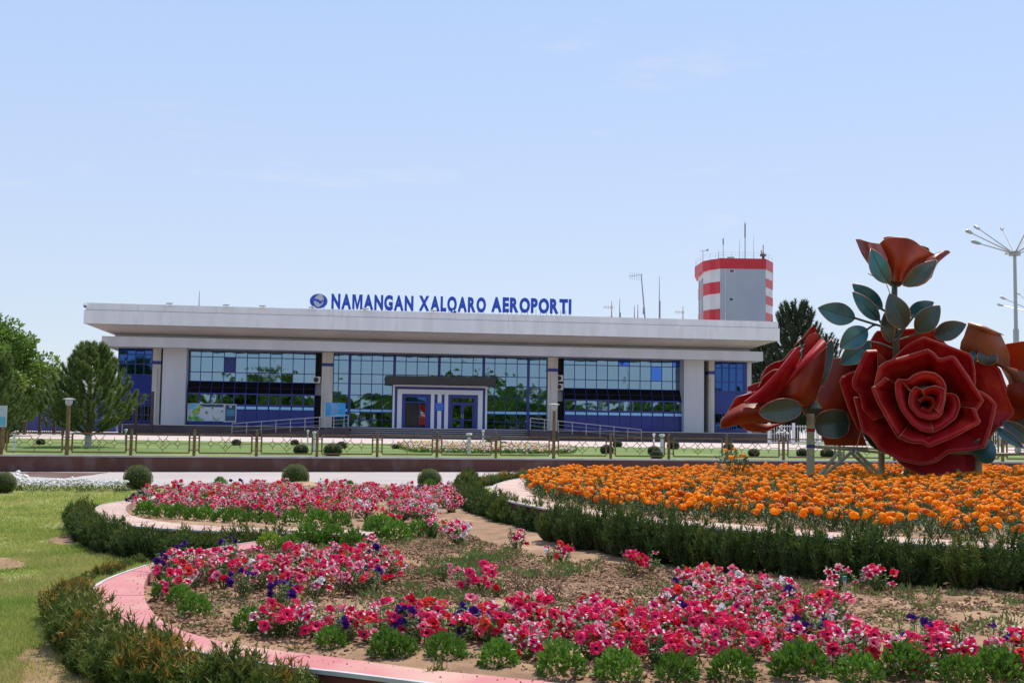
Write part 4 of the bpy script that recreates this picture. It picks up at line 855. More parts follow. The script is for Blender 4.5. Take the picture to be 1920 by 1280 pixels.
for px, py, rx, lab in ((76, 828, 8.5, 'small round bush on the lawn left of the young pine'), (443, 829, 9, 'small round bush alone on the lawn below the poster'), (552.5, 829, 8, 'small round bush behind a larger one near the left ramp'),
        (564, 842, 14, 'wide round bush in front of a smaller one near the left ramp'), (624, 843, 17.5, 'widest round bush on the upper lawn, left of the entrance'), (640.5, 834, 10, 'round bush partly behind the widest one'), (742, 837, 7, 'tiny round bush left of the entrance flower patch'),
        (918, 831, 11, 'round bush left of the fence post before the right door'), (944, 834, 10, 'round bush right of the fence post before the right door'), (1138, 842, 13, 'round bush, front one of two below the right ramp'), (1157.5, 832, 9.5, 'round bush, rear one of two below the right ramp'),
        (1226, 844, 12, 'round bush left of the thick white post on the right lawn'), (1231, 852, 12, 'low round bush touching the fence by the thick white post'), (1262, 834, 12, 'round bush behind a fence post at the right lawn'), (1366, 837, 10, 'round bush behind the fence post below the left rose tip'),
        (1413.5, 848, 11, 'round bush in the middle of the lawn below the left rose'), (1504, 848, 11, 'round bush left of the rose frame leg'), (1551, 849, 13, 'round bush right of the rose frame leg'), (1690, 848, 12, 'round bush behind the front rose')):
    p = onup(px, py+rx*.7); R = rx*p.y/FPX; o = fb if first else copy_thing(fb); first = False
    o.location = (p.x, p.y, p.z+R*.62); o.rotation_euler = (0, 0, px*.7); o.scale = (R, R, R*.88); o['label'] = lab; o['group'] = 'round bushes on the upper lawn'
# ================================================================ ROSE SCULPTURE (painted sheet metal on a pale green frame)
mat('petal_red', (.42, .009, .012), (.27, .005, .007), scale=2.2, rough=.40, spec=.22, detail=9, bump=.008, bscale=3.2, c3=(.50, .035, .016), s3=1.6)
mat('petal_back', (.23, .024, .005), (.14, .010, .003), scale=1.4, rough=.38, spec=.18, detail=6, bump=.004, bscale=2.0, c3=(.30, .045, .006), s3=.9)
mat('petal_brown', (.25, .085, .028), (.16, .05, .022), scale=1.6, rough=.38, spec=.2, detail=6, bump=.006, bscale=2.0, c3=(.30, .07, .014), s3=.9)
mat('petal_orange', (.44, .055, .004), (.29, .026, .004), scale=1.4, rough=.38, spec=.2, bump=.006, bscale=2.)
mat('copper_edge', (.50, .22, .12), (.33, .14, .08), scale=9, rough=.45, metal=.2)
mat('leaf_metal', (.025, .15, .16), (.012, .09, .12), scale=2.0, rough=.32, spec=.6, bump=.005, bscale=5, c3=(.06, .20, .16), s3=1.4)
mat('leaf_olive', (.045, .075, .045), (.03, .05, .04), scale=2.2, rough=.36, spec=.55, bump=.005, bscale=4, c3=(.09, .10, .05), s3=1.3)
mat('frame_green', (.36, .42, .22), (.28, .33, .18), scale=3, rough=.55, detail=6, c3=(.24, .2, .12), s3=2.)
YS = 22.5
sc0 = onpl(1690, 900, .47); sculpt = wthing('rose_sculpture', 'giant painted metal sculpture of several roses with green leaves on a pale green tube frame', 'sculpture', (at(1690, 900, YS).x, YS, low(7)+.47))
CAMD = Vector((0, -1, 0))
def SP(x, y, dz=0.): return at(x, y, YS-dz)
def shell(rows, face, mats, name, parent, th=.012, edges=('last',), er=.010, smooth=True):
    G = np.array([[tuple(p) for p in r] for r in rows]); nr, nc = G.shape[:2]
    du = np.gradient(G, axis=1); dv = np.gradient(G, axis=0); N = np.cross(du, dv); N /= (np.linalg.norm(N, axis=2, keepdims=True)+1e-9)
    f = np.array(face)
    if (N.reshape(-1, 3) @ f).mean() < 0: N = -N
    A = (G+N*th/2).reshape(-1, 3); B = (G-N*th/2).reshape(-1, 3); m = MB(); idx = np.arange(nr*nc).reshape(nr, nc)
    q = np.stack([idx[:-1, :-1], idx[:-1, 1:], idx[1:, 1:], idx[1:, :-1]], -1).reshape(-1, 4)
    a, b, c = A[q[:, 0]], A[q[:, 1]], A[q[:, 2]]; flip = (np.cross(b-a, c-a)*N.reshape(-1, 3)[q[:, 0]]).sum(1).mean() < 0
    m.arr(A, q[:, ::-1] if flip else q, 0); m.arr(B, q if flip else q[:, ::-1], 1)
    bl = [tuple(p) for p in G[-1]]; loops = {'last': bl, 'first': [tuple(p) for p in G[0]], 'l': [tuple(p) for p in G[:, 0]], 'r': [tuple(p) for p in G[:, -1]]}
    for e in edges: m.tube(loops[e], er, 6, 2)
    return m.build(name, mats, parent, smooth=smooth)
def smooth_line(P, k=1):
    P = [Vector(p) for p in P]
    for _ in range(k): P = [P[0]]+[P[i]*.5+(P[i-1]+P[i+1])*.25 for i in range(1, len(P)-1)]+[P[-1]]
    return P
RED = ['petal_red', 'petal_back', 'copper_edge']
# -- front rose: edges traced from the photograph, each petal a cupped sheet with a rolled lip
rose = MB().tube([SP(1735, 760, -.75), SP(1735, 775, -1.1), SP(1700, 830, -1.3)], [.16, .12, .08], 12).build('rose', 'frame_green', sculpt)
rose['label'] = 'large dark red open rose facing the viewer'
C7 = lambda x, y: (1500+x/3.764, 580+y/3.764)
RC = C7(890, 650)
def petal(edge, zr, zb, kb, lip=9., n=40, par=None, mats=RED, conv=C7, cen=None, pw=1.0, sm=1, zl=None, er=.010, hb=1.25, tw=0.):
    cen = cen or RC; E_ = resample([Vector((*conv(x, y), 0)) for x, y in edge], n); E_ = smooth_line(E_, 1 if hb > 2 else 0)
    rows = []; lip = lip*.72; R_ = lip/1.87*YS/FPX                  # roll radius in metres
    ts = list(np.linspace(0, 1, 11 if hb > 2 else 5))
    def zat(i): 
        u = i/(n-1); return zr+tw*(u-.5)+(0 if zl is None else zl*(4*u*(1-u)))
    for t in ts:
        row = []
        for i, p in enumerate(E_):
            d = Vector((p.x-cen[0], p.y-cen[1])); L = d.length; sc_ = max(.05, 1-lip/L); s = kb*sc_+(sc_-kb*sc_)*(t**pw)
            z = zb+(zat(i)-zb)*(1-(1-t)**hb); row.append(SP(cen[0]+d.x*s, cen[1]+d.y*s, z))
        rows.append(row)
    for a in ((30, 65, 100, 135, 160) if hb > 2 else (48, 105, 158)):
        a = math.radians(a); row = []
        for i, p in enumerate(E_):
            d = Vector((p.x-cen[0], p.y-cen[1])); L = d.length; sc_ = max(.05, 1-lip/L)
            s = sc_+(lip/1.87)*(1-math.cos(a))/L; row.append(SP(cen[0]+d.x*s, cen[1]+d.y*s, zat(i)+R_*math.sin(a)))
        rows.append(row)
    return shell(rows, CAMD, mats, 'petal', par or rose, edges=('last', 'l', 'r'), er=er, smooth=hb > 2)
petal([(385, 640), (392, 500), (418, 400), (452, 300), (540, 152), (720, 140), (925, 130), (975, 165), (1018, 235), (1150, 330)], -.55, -1.1, .2, 7, zl=.1)
petal([(1130, 372), (1225, 366), (1375, 385), (1415, 430), (1460, 560), (1512, 722), (1500, 745), (1335, 893), (1250, 960)], -.45, -1.1, .2, 9, zl=.1)
petal([(1360, 880), (1285, 985), (1255, 1090), (1228, 1140), (1100, 1152), (960, 1172), (850, 1165), (740, 1112), (600, 985), (500, 880)], -.48, -1.1, .2, 5, zl=.1)
petal([(560, 990), (500, 885), (410, 845), (340, 690), (283, 512), (290, 480), (340, 452), (392, 432), (470, 420)], -.38, -1.1, .2, 14, zl=.05)
petal([(640, 360), (770, 242), (870, 194), (1030, 250), (1192, 312), (1216, 335), (1234, 430), (1238, 520), (1200, 600)], -.12, -1.05, .2, 8, zl=.08)
petal([(560, 530), (552, 400), (548, 288), (462, 292), (415, 390), (370, 500), (372, 545), (425, 600), (445, 705), (520, 780)], -.06, -1.05, .2, 13, zl=.04, sm=1)
petal([(380, 620), (440, 860), (500, 900), (560, 985), (700, 1062), (860, 1096), (960, 1075), (1050, 1010), (1180, 990)], -.02, -1.05, .2, 8, zl=.10)
petal([(1230, 560), (1300, 590), (1345, 622), (1386, 672), (1350, 830), (1300, 975), (1200, 992), (1050, 1008), (960, 1070)], .02, -1.05, .2, 11, zl=.08)
petal([(520, 560), (553, 412), (600, 372), (760, 325), (900, 280), (942, 305), (985, 352), (1080, 325), (1102, 348), (1200, 490), (1296, 642), (1240, 720)], .26, -.95, .22, 12, zl=.12, sm=1)
petal([(600, 480), (540, 535), (505, 548), (540, 640), (610, 770), (690, 905), (760, 935), (870, 940), (960, 920)], .34, -.95, .25, 13, zl=.06)
petal([(700, 900), (780, 938), (868, 944), (905, 972), (1080, 900), (1255, 808), (1275, 792), (1262, 772), (1235, 700)], .46, -.95, .25, 13, zl=.05, sm=1)
petal([(1040, 590), (1075, 592), (1112, 612), (1131, 680), (1100, 765), (1010, 835), (945, 868), (865, 860), (790, 812)], .38, -.75, .35, 4, zl=.0, tw=.1, hb=2.5)
petal([(760, 560), (700, 484), (672, 518), (680, 620), (720, 722), (790, 812), (862, 860), (942, 868)], .50, -.75, .35, 5, hb=2.6, tw=-.1)
petal([(670, 560), (690, 490), (760, 500), (800, 462), (868, 436), (950, 446), (1008, 490), (1030, 545), (1024, 640), (1000, 740)], .46, -.75, .35, 5, hb=2.6)
petal([(862, 568), (810, 542), (775, 592), (765, 662), (785, 702), (832, 752), (905, 775), (962, 770), (1000, 745), (985, 725)], .50, -.6, .3, 3.5, hb=3, sm=1, cen=C7(895, 660))
petal([(862, 568), (900, 550), (955, 536), (1018, 562), (1016, 640), (985, 725)], .52, -.6, .3, 3.5, hb=3, sm=1, cen=C7(895, 660))
petal([(830, 640), (880, 610), (940, 622), (960, 680), (910, 730), (850, 705)], .30, -.6, .2, 3, hb=3, cen=C7(895, 665))
# floor of the bloom
MB().lathe([(0, 0), (.5, .02), (.85, .12), (1.0, .3), (.98, .3), (.83, .09), (.48, -.02), (0, -.04)], 28).build('calyx_cup', ['petal_red'], rose).matrix_local = Matrix.Translation(SP(*RC, -1.06)-Vector(sculpt['_org'])) @ Matrix.Rotation(math.pi/2, 4, 'X')
# green sepals behind the front rose
def leafshape(base, tip, wid, dz0=0., dz1=0., mats=('leaf_metal', 'leaf_olive', 'copper_edge'), conv=None, parent=None, name='leaf', fold=.16, bend=.1, side=0., par=None, blunt=1.0, label=None):
    conv = conv or (lambda x, y: (x, y)); b = conv(*base); t = conv(*tip); a = Vector((t[0]-b[0], t[1]-b[1])); L = a.length; nrm = Vector((-a.y, a.x))/L
    nU, nV = 15, 9; rows = []
    w_ = (conv(base[0]+wid, base[1])[0]-b[0])
    for j in range(nV):
        v = -1+2*j/(nV-1); row = []
        for i in range(nU):
            u = i/(nU-1); h = math.sin(math.pi*u**.85)**(.8*blunt)*w_/2
            x = b[0]+a.x*u+nrm.x*(v*h+side*h); y = b[1]+a.y*u+nrm.y*(v*h+side*h)
            z = dz0+(dz1-dz0)*u+bend*math.sin(math.pi*u)+abs(v)*h*fold*YS/FPX*1.5; row.append(SP(x, y, z))
        rows.append(row)
    o = shell(rows, CAMD, list(mats), name, par or sculpt, edges=('last', 'first'), er=.008)
    m = MB(); m.tube([rows[nV//2][i]+Vector((0, -.008, 0)) for i in range(nU)], [.011-.008*i/nU for i in range(nU)], 5)
    for i in (3, 5, 7, 9, 11):
        for j in (0, nV-1): 
            e = rows[j][min(nU-1, i+2)]; s = rows[nV//2][i]; m.tube([s+Vector((0, -.006, 0)), s.lerp(e, .5)+Vector((0, .0, 0)), s.lerp(e, .85)], .004, 4)
    m.build('vein', mats[1], o)
    if label: o['label'] = label
    return o
OL = ('leaf_olive', 'leaf_metal', 'copper_edge')
leafshape((700, 985), (435, 850), 150, -.7, -.5, OL, C7, par=rose, name='sepal'); leafshape((900, 1000), (960, 1165), 200, -.9, -.5, OL, C7, par=rose, name='sepal')
# -- leaves and side twigs around the stem
C8 = lambda x, y: (1460+x/4.174, 400+y/4.174)
for base, tip, wd, z0, z1, mt, sd in (((600, 822), (308, 740), 172, -.1, .1, 0, 0), ((812, 745), (577, 553), 130, -.35, -.3, 0, 0), ((790, 838), (578, 615), 118, -.2, -.15, 0, 0), ((695, 905), (478, 1050), 175, .0, .15, 0, 0),
        ((720, 1010), (480, 1180), 170, -.2, -.1, 0, 0), ((985, 905), (868, 628), 190, .15, .25, 1, 0), ((870, 1010), (835, 770), 110, .05, .1, 1, 0), ((1012, 795), (1214, 695), 120, -.4, -.3, 0, 0),
        ((1075, 930), (1262, 722), 175, .1, .2, 1, 0), ((1215, 960), (1468, 868), 150, .0, .1, 1, 0)):
    leafshape(base, tip, wd, z0, z1, ('leaf_metal', 'leaf_olive', 'copper_edge') if mt == 0 else OL, C8)
m = MB()
for P_ in (((600, 820), (720, 858), (810, 885), (905, 960)), ((690, 910), (735, 878), (760, 872)), ((790, 740), (840, 768), (900, 820)), ((785, 830), (815, 880), (900, 960)), ((1060, 800), (1000, 880), (910, 960)), ((1240, 900), (1060, 950), (910, 1000)), ((990, 880), (960, 940), (905, 1000)), ((700, 1000), (800, 1020), (900, 1060))):
    m.tube([SP(*C8(*p), 0) for p in P_], .022, 6)
m.build('twigs', 'leaf_olive', sculpt)
m = MB(); m.tube([SP(*C8(908, 535), 0), SP(*C8(903, 760), 0), SP(1682, 700, -.3), SP(1690, 790, -.8)], [.055, .06, .075, .08], 12)
stem = m.build('stem', 'leaf_olive', sculpt)
# -- top rose, seen from the side
trose = MB().lathe([(0, -.14), (.08, -.12), (.2, -.02), (.24, .05), (.0, .06)], 16, tuple(SP(*C8(915, 525), -.05))).build('rose', 'leaf_olive', sculpt); trose['label'] = 'orange-red rose bloom at the top, seen from the side'
def rows_petal(rows, z, par, mats, n=22, conv=C8, nm='petal', face=CAMD, edges=('last',), nr=12, er=.009):
    R0 = []
    for r, zz in zip(rows, z):
        P = resample([Vector((*conv(x, y), 0)) for x, y in r], n); P = smooth_line(P, 2)
        R0.append([SP(p.x, p.y, (zz[0]*(1-math.sin(math.pi*i/(n-1)))+zz[1]*math.sin(math.pi*i/(n-1))) if isinstance(zz, tuple) else zz) for i, p in enumerate(P)])
    cols = [curve_pts([R0[k][i] for k in range(len(R0))], nr) for i in range(n)] if len(R0) > 1 else None
    return shell([[cols[i][k] for i in range(n)] for k in range(nr)], face, mats, nm, par, edges=edges, er=er)
OUT = ['petal_back', 'petal_red', 'copper_edge']; ORG = ['petal_orange', 'petal_red', 'copper_edge']
rows_petal([[(760, 470), (830, 500), (900, 510)], [(660, 330), (760, 360), (850, 380)], [(605, 205), (630, 202), (720, 232), (830, 245)]], [(-.1, .1), (-.1, .25), (-.45, 0)], trose, OUT, edges=('last', 'l'))
rows_petal([[(870, 540), (950, 560), (1010, 560)], [(860, 330), (960, 320), (1040, 330)], [(822, 192), (840, 184), (900, 184), (960, 200)]], [-.3, (-.5, -.6), (-.7, -.8)], trose, ['petal_red', 'petal_back', 'copper_edge'])
rows_petal([[(980, 545), (1040, 520), (1080, 500)], [(1060, 400), (1120, 380), (1180, 340)], [(1090, 250), (1125, 256), (1172, 272), (1180, 300)]], [-.3, -.4, -.5], trose, OUT)
rows_petal([[(990, 560), (1080, 576), (1150, 545), (1195, 500)], [(1100, 430), (1170, 440), (1215, 430), (1235, 400)], [(1190, 330), (1250, 335), (1290, 345)], [(1215, 322), (1290, 294), (1325, 290), (1341, 306)]], [(-.15, .05), (-.1, .15), (-.1, 0), (-.3, -.2)], trose, OUT, edges=('last', 'r'))
rows_petal([[(870, 522), (935, 535), (1002, 522)], [(862, 450), (940, 460), (1030, 450)], [(848, 340), (950, 350), (1110, 372)], [(795, 235), (832, 200), (905, 188), (1000, 193), (1062, 216), (1115, 262), (1165, 292), (1218, 322)]], [(-.02, .28), (.05, .50), (.1, .62), (.0, .42)], trose, ['petal_orange', 'petal_red', 'copper_edge'], edges=('last', 'l', 'r'), n=30)
leafshape((865, 548), (722, 275), 150, .30, .22, ('leaf_metal', 'leaf_olive', 'copper_edge'), C8, par=trose, name='sepal', side=-.15, bend=.14); leafshape((975, 565), (1240, 365), 135, .30, .22, OL, C8, par=trose, name='sepal', side=.12, bend=.14)
MB().tube([SP(*C8(700, 470), .3), SP(*C8(840, 545), .3), SP(*C8(870, 625), .1)], .008, 5).build('wire', 'copper_edge', trose)
# -- left rose, seen from the side, facing up-left
lrose = MB().lathe([(0, -.16), (.12, -.14), (.22, 0), (.1, .16), (0, .18)], 14, tuple(SP(1521, 765, -.1))).build('rose', 'leaf_olive', sculpt); lrose['label'] = 'side view of the pinkish red rose at left, tilted up and leftwards'
C5 = lambda x, y: (1340+x/3.879, 590+y/3.879)
def LR(rows, z, mats=OUT, **k): return rows_petal(rows, z, lrose, mats, conv=C5, **k)
PNK = ['petal_red', 'petal_back', 'copper_edge']
LR([[(700, 150), (735, 130), (750, 110)], [(655, 170), (690, 110), (715, 80)], [(575, 230), (640, 165), (712, 82)]], [-.6, -.5, -.45], PNK)
LR([[(620, 660), (680, 640), (720, 600)], [(640, 420), (690, 380), (740, 300)], [(650, 215), (700, 218), (755, 160)], [(655, 200), (685, 150), (738, 130)]], [-.5, -.5, -.4, -.45], PNK)
LR([[(560, 600), (600, 560), (680, 420)], [(500, 420), (560, 350), (620, 300)], [(330, 470), (372, 385), (440, 342), (498, 338), (560, 250), (625, 228)]], [-.5, -.35, -.3], PNK)
LR([[(520, 600), (560, 570), (600, 500)], [(330, 560), (420, 500), (500, 430)], [(318, 530), (350, 455), (420, 402), (484, 396)]], [-.4, -.1, 0.], PNK)
LR([[(520, 620), (560, 600), (590, 560)], [(340, 560), (350, 545), (350, 530)], [(240, 555), (238, 525), (280, 505), (335, 490)]], [-.3, -.2, -.2], PNK)
LR([[(600, 640), (640, 600), (680, 540)], [(320, 640), (460, 520), (600, 380)], [(222, 634), (330, 560), (450, 430), (612, 242)], [(215, 630), (310, 560), (440, 430), (590, 240)]], [-.3, .1, .18, .05], PNK, edges=('last',), n=26)
LR([[(625, 670), (600, 640), (590, 600)], [(400, 660), (360, 600), (380, 560)], [(225, 640), (250, 600), (340, 545)], [(90, 715), (155, 600), (250, 572)]], [-.3, -.2, -.2, (-.25, -.15)], PNK, edges=('last', 'l'))
LR([[(640, 690), (560, 760), (480, 800)], [(480, 790), (420, 810), (380, 840)], [(165, 785), (235, 842), (350, 852), (430, 830)]], [(-.3, -.2), (-.3, -.2), (-.45, -.4)], ['petal_back', 'petal_back', 'copper_edge'])
LR([[(640, 690), (600, 640), (560, 615)], [(420, 770), (440, 690), (460, 620)], [(200, 790), (210, 710), (225, 643)], [(60, 820), (70, 760), (92, 712), (180, 665), (345, 636)][:3], [(44, 790), (46, 765), (88, 720)]], [(-.2, .0), (-.1, .22), (-.05, .22), (0, .1), -.02], OUT, edges=('last', 'l', 'r'), n=24)
LR([[(700, 670), (660, 668), (620, 664)], [(740, 600), (620, 610), (480, 598)], [(790, 420), (640, 480), (498, 545)], [(815, 228), (650, 380), (512, 520)]], [(-.1, .15), (.05, .5), (.1, .52), (.2, .42)], OUT, n=26, edges=('last', 'l'))
LR([[(812, 232), (650, 384), (512, 522)], [(808, 200), (630, 370), (506, 520)], [(778, 168), (600, 370), (512, 508)], [(790, 172), (615, 380), (530, 500)]], [(.2, .42), (.2, .46), (.05, .3), (-.05, .15)], PNK, n=26, nr=8)
leafshape((635, 678), (322, 712), 168, .42, .42, OL, C5, par=lrose, name='sepal', bend=.12, blunt=.7); leafshape((760, 520), (852, 176), 96, -.1, -.3, OL, C5, par=lrose, name='sepal', blunt=.7)
m = MB(); m.tube([SP(*C5(745, 300), -.1), SP(*C5(752, 520), .05), SP(*C5(742, 640), 0)], .01, 5); m.tube([SP(*C5(752, 565), .1), SP(*C5(775, 525), .12), SP(*C5(800, 522), .1)], .01, 5); m.tube([SP(*C5(630, 230), .2), SP(*C5(632, 300), .22), SP(*C5(590, 385), .2)], .009, 5); m.build('wire', 'copper_edge', lrose)
# -- rear rose, its back turned, dark orange with an olive sepal
rrose = MB().lathe([(0, -.16), (.12, -.14), (.22, 0), (.1, .16), (0, .18)], 14, tuple(SP(1600, 780, -1.2))).build('rose', 'leaf_olive', sculpt); rrose['label'] = 'dark orange rose with its back turned between the left and front roses'
def RR(rows, z, mats=OUT, **k): return rows_petal(rows, z, rrose, mats, conv=C7, **k)
RR([[(100, 800), (250, 860), (420, 880)], [(70, 700), (250, 720), (480, 760)], [(150, 520), (300, 540), (520, 560)], [(232, 348), (290, 342), (400, 320), (540, 300)]], [(-1.25, -1.0), (-1.1, -.7), (-.95, -.55), (-.85, -.45)], OUT, edges=('last', 'l'))
RR([[(120, 760), (260, 800), (420, 820)], [(140, 860), (280, 890), (450, 900)], [(178, 956), (300, 958), (470, 958)]], [(-.9, -.7), (-1., -.75), (-1.15, -1.)], OUT)
RR([[(100, 800), (115, 760), (140, 740)], [(64, 700), (80, 720), (120, 735)], [(62, 690), (85, 668), (130, 690)]], [-.9, -.85, -.9], OUT)
leafshape((350, 800), (100, 815), 205, -.55, -.5, OL, C7, par=rrose, name='sepal', blunt=.45, bend=.1)
MB().tube([SP(*C7(430, 860), -.3), SP(*C7(395, 990), -.3)], .012, 6).build('wire', 'copper_edge', rrose)
# -- right rose, its back turned, brown and orange, leaving the photo at right
grose = MB().lathe([(0, -.2), (.15, -.17), (.26, 0), (.12, .2), (0, .22)], 14, tuple(SP(1925, 790, -.5))).build('rose', 'leaf_olive', sculpt); grose['label'] = 'brown and orange rose with its back turned at the right edge'
C2 = lambda x, y: (1780+x/2.464, 400+y/2.464)
BR = ['petal_brown', 'petal_red', 'copper_edge']
def GR(rows, z, mats=BR, **k): return rows_petal(rows, z, grose, mats, conv=C2, **k)
GR([[(300, 960), (345, 980), (420, 960)], [(250, 720), (300, 760), (400, 740)], [(60, 640), (170, 660), (282, 735)], [(72, 560), (170, 580), (275, 650)], [(90, 508), (160, 530), (235, 557)]], [(-.6, -.4), (-.55, -.3), (-.5, -.2), (-.45, -.15), (-.4, -.2)], BR, edges=('last', 'l', 'r'))
GR([[(88, 516), (160, 540), (226, 572)], [(86, 506), (158, 526), (240, 556)], [(92, 502), (162, 520), (250, 562)]], [(-.42, -.12), (-.30, -.02), (-.42, -.15)], ['copper_edge', 'petal_brown', 'copper_edge'], nr=6)
GR([[(290, 785), (420, 800), (560, 780)], [(272, 690), (400, 690), (580, 680)], [(262, 604), (345, 590), (460, 596), (560, 640)]], [(-.9, -.6), (-.85, -.55), (-.8, -.5)], ['petal_orange', 'petal_red', 'copper_edge'], edges=('last', 'l'))
GR([[(270, 790), (420, 770), (600, 800)], [(262, 850), (420, 880), (620, 860)], [(268, 958), (345, 998), (470, 1010), (600, 960)]], [(-.3, -.05), (-.35, 0), (-.6, -.4)], ['petal_back', 'petal_red', 'copper_edge'], edges=('last', 'l'))
GR([[(420, 780), (480, 790), (540, 800)], [(450, 690), (560, 700), (620, 760)], [(430, 570), (560, 580), (650, 690)]], [-.45, (-.3, -.1), (-.6, -.4)], BR)
leafshape((170, 700), (180, 624), 95, -.25, -.35, OL, C2, par=grose, name='sepal', blunt=.6); leafshape((100, 700), (108, 636), 50, -.3, -.3, ('leaf_metal', 'leaf_olive', 'copper_edge'), C2, par=grose, name='sepal')
leafshape((215, 990), (345, 1085), 46, -.2, -.1, ('leaf_metal', 'leaf_olive', 'copper_edge'), C2, par=sculpt); leafshape((245, 960), (420, 1080), 70, -.3, -.3, OL, C2, par=sculpt)
leafshape((1235, 1045), (1350, 925), 190, -.2, .0, ('leaf_metal', 'leaf_olive', 'copper_edge'), C7, par=sculpt, blunt=.6, side=.15)
# -- frame
def post(px, y0, y1, dz=0., r=.062, nm='frame_post'):
    a = SP(px, y0, dz); b = SP(px-.5, y1, dz); g = low(b.x)+.40; k = (a.z-g)/(a.z-b.z) if abs(a.z-b.z) > 1e-6 else 1; b = a+(b-a)*max(1, k); return MB().tube([a, b], r, 12).build(nm, 'frame_green', sculpt)
post(1520, 775, 905, 0, .075); post(1653, 835, 897, -.8); post(1701, 850, 897, -.9); post(1835, 850, 908, -.3, .065); post(1757, 850, 897, -1.0, .05); post(1960, 800, 905, -.5, .07)
def strut(a, b, dz0=0., dz1=0., r=.035, nm='frame_strut'): return MB().tube([SP(*a, dz0), SP(*b, dz1)], r, 8).build(nm, 'frame_green', sculpt)
strut((1520, 837), (1655, 842), 0, -.8, .03, 'crossbar'); strut((1520, 835.5), (1701, 852), 0, -.9, .03, 'crossbar')
strut((1526, 906), (1573, 846)); strut((1546, 890), (1598, 846), -.3, -.3); strut((1594, 846), (1632, 882), -.2, -.5); strut((1605, 846), (1656, 896), .1, -.5); strut((1701, 880), (1672, 906), -.9, -.5); strut((1738, 885), (1723, 908), -.8, -.4)
strut((1795, 880), (1820, 912), -.2, .2); strut((1653, 842), (1835, 850), -.8, -.3, .03, 'crossbar'); strut((1577, 846), (1577, 862), -.1, -.1, .03); strut((1835, 852), (1960, 850), -.3, -.5, .03, 'crossbar')
for px, py in ((1520, 836), (1604, 846), (1520, 806)): MB().tube([SP(px, py-3, .0), SP(px, py+3, .0)], .082 if px == 1520 else .05, 12).build('pipe_clamp', 'blue_frame' if py > 820 else 'petal_red', sculpt)
# ================================================================ FLOWER BEDS: kerbs, soil, plants
def band(outer, inner, h, hin, name, lab, m_, side_h, n=90, edge_w=.018):
    O = resample(curve_pts([onpl(x, y, h) for x, y in outer], 160), n); I = resample(curve_pts([onpl(x, y, h) for x, y in inner], 160), n)
    t = wthing(name, lab, 'kerb', tuple(O[n//2])); z = lambda p, k: Vector((p.x, p.y, low(p.x)+k))
    rows_ = [[z(p, h-.020) for p in O], [z(p, h) for p in O], [z(p.lerp(q, .5), h) for p, q in zip(O, I)], [z(q, h) for q in I], [z(q, hin) for q in I]]
    m = MB(); V = [p for r in rows_ for p in r]; m.add(V, [(i*n+j, i*n+j+1, (i+1)*n+j+1, (i+1)*n+j) for i in range(4) for j in range(n-1)]); m.build('kerb_top', m_, t, smooth=False)
    s = MB(); e = MB(); off = []
    for i in range(n):
        d = (O[min(n-1, i+1)]-O[max(0, i-1)]).normalized(); nn = Vector((d.y, -d.x, 0)); 
        if nn.dot(O[i]-I[i]) < 0: nn = -nn
        off.append(nn)
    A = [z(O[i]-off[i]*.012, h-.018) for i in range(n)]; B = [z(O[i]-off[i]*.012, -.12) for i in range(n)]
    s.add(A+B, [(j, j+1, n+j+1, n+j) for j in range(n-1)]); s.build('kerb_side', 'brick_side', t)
    e0 = [z(O[i]+off[i]*.012, h+.004) for i in range(n)]; e1 = [z(O[i]+off[i]*.012, h-.018) for i in range(n)]; e2 = [z(O[i]-off[i]*edge_w, h+.004) for i in range(n)]
    e.add(e2+e0+e1, [(k*n+j, k*n+j+1, (k+1)*n+j+1, (k+1)*n+j) for k in range(2) for j in range(n-1)]); e.build('edge_strip', 'edge_stone', t)
    j_ = MB()
    for i in range(4, n-1, 13): 
        a, b = O[i], I[i]; d = (b-a).normalized(); j_.bar(z(a+d*.02, h+.0005), z(b, h+.0005), .004, .003)
    j_.build('joint', 'kerb_joint', t)
    return O, I
KH = .25; SH = .20
# near bed
k1o = [(560, 1003), (430, 1022), (350, 1038), (295, 1053), (240, 1070), (195, 1088), (170, 1108), (170, 1135), (192, 1160), (232, 1182), (300, 1205), (385, 1224), (450, 1235), (520, 1247), (640, 1260), (760, 1275), (900, 1293), (1060, 1312), (1300, 1345)]
k1i = [(570, 1009), (455, 1030), (385, 1044), (330, 1052), (292, 1065), (274, 1085), (270, 1108), (275, 1130), (300, 1160), (345, 1182), (395, 1197), (450, 1208), (520, 1218), (590, 1227), (680, 1238), (800, 1254), (900, 1264), (1060, 1281), (1300, 1312)]
O1, I1 = band(k1o, k1i, KH, SH-.05, 'pink_kerb', 'wide curved dusty pink kerb around the left end of the near petunia bed', 'kerb_pink', .3)
k2o = [(300, 928), (235, 938), (195, 945), (174, 957), (180, 970), (215, 981), (290, 989), (400, 995), (533, 999), (610, 1001), (700, 1003)]
k2i = [(300, 933), (262, 938), (240, 946), (236, 956), (248, 966), (290, 975), (350, 982), (430, 987), (533, 990), (610, 992), (700, 994)]
O2, I2 = band(k2o, k2i, KH+.06, SH-.05, 'pink_kerb', 'sandy pink kerb curving round the rear petunia bed', 'kerb_beige', .3)
MH = .50
k3o = [(1100, 884), (1010, 892), (960, 899), (930, 908), (924, 918), (935, 930), (960, 940), (1050, 958), (1150, 972), (1280, 985), (1380, 993), (1500, 1004), (1620, 1013), (1760, 1022), (1920, 1031), (2150, 1043), (2600, 1060), (3200, 1080)]
k3i = [(1110, 890), (1040, 893), (1000, 898), (984, 905), (985, 916), (1005, 930), (1035, 940), (1100, 953), (1180, 964), (1290, 975), (1390, 983), (1510, 993), (1630, 1002), (1770, 1011), (1930, 1020), (2160, 1031), (2600, 1045), (3200, 1062)]
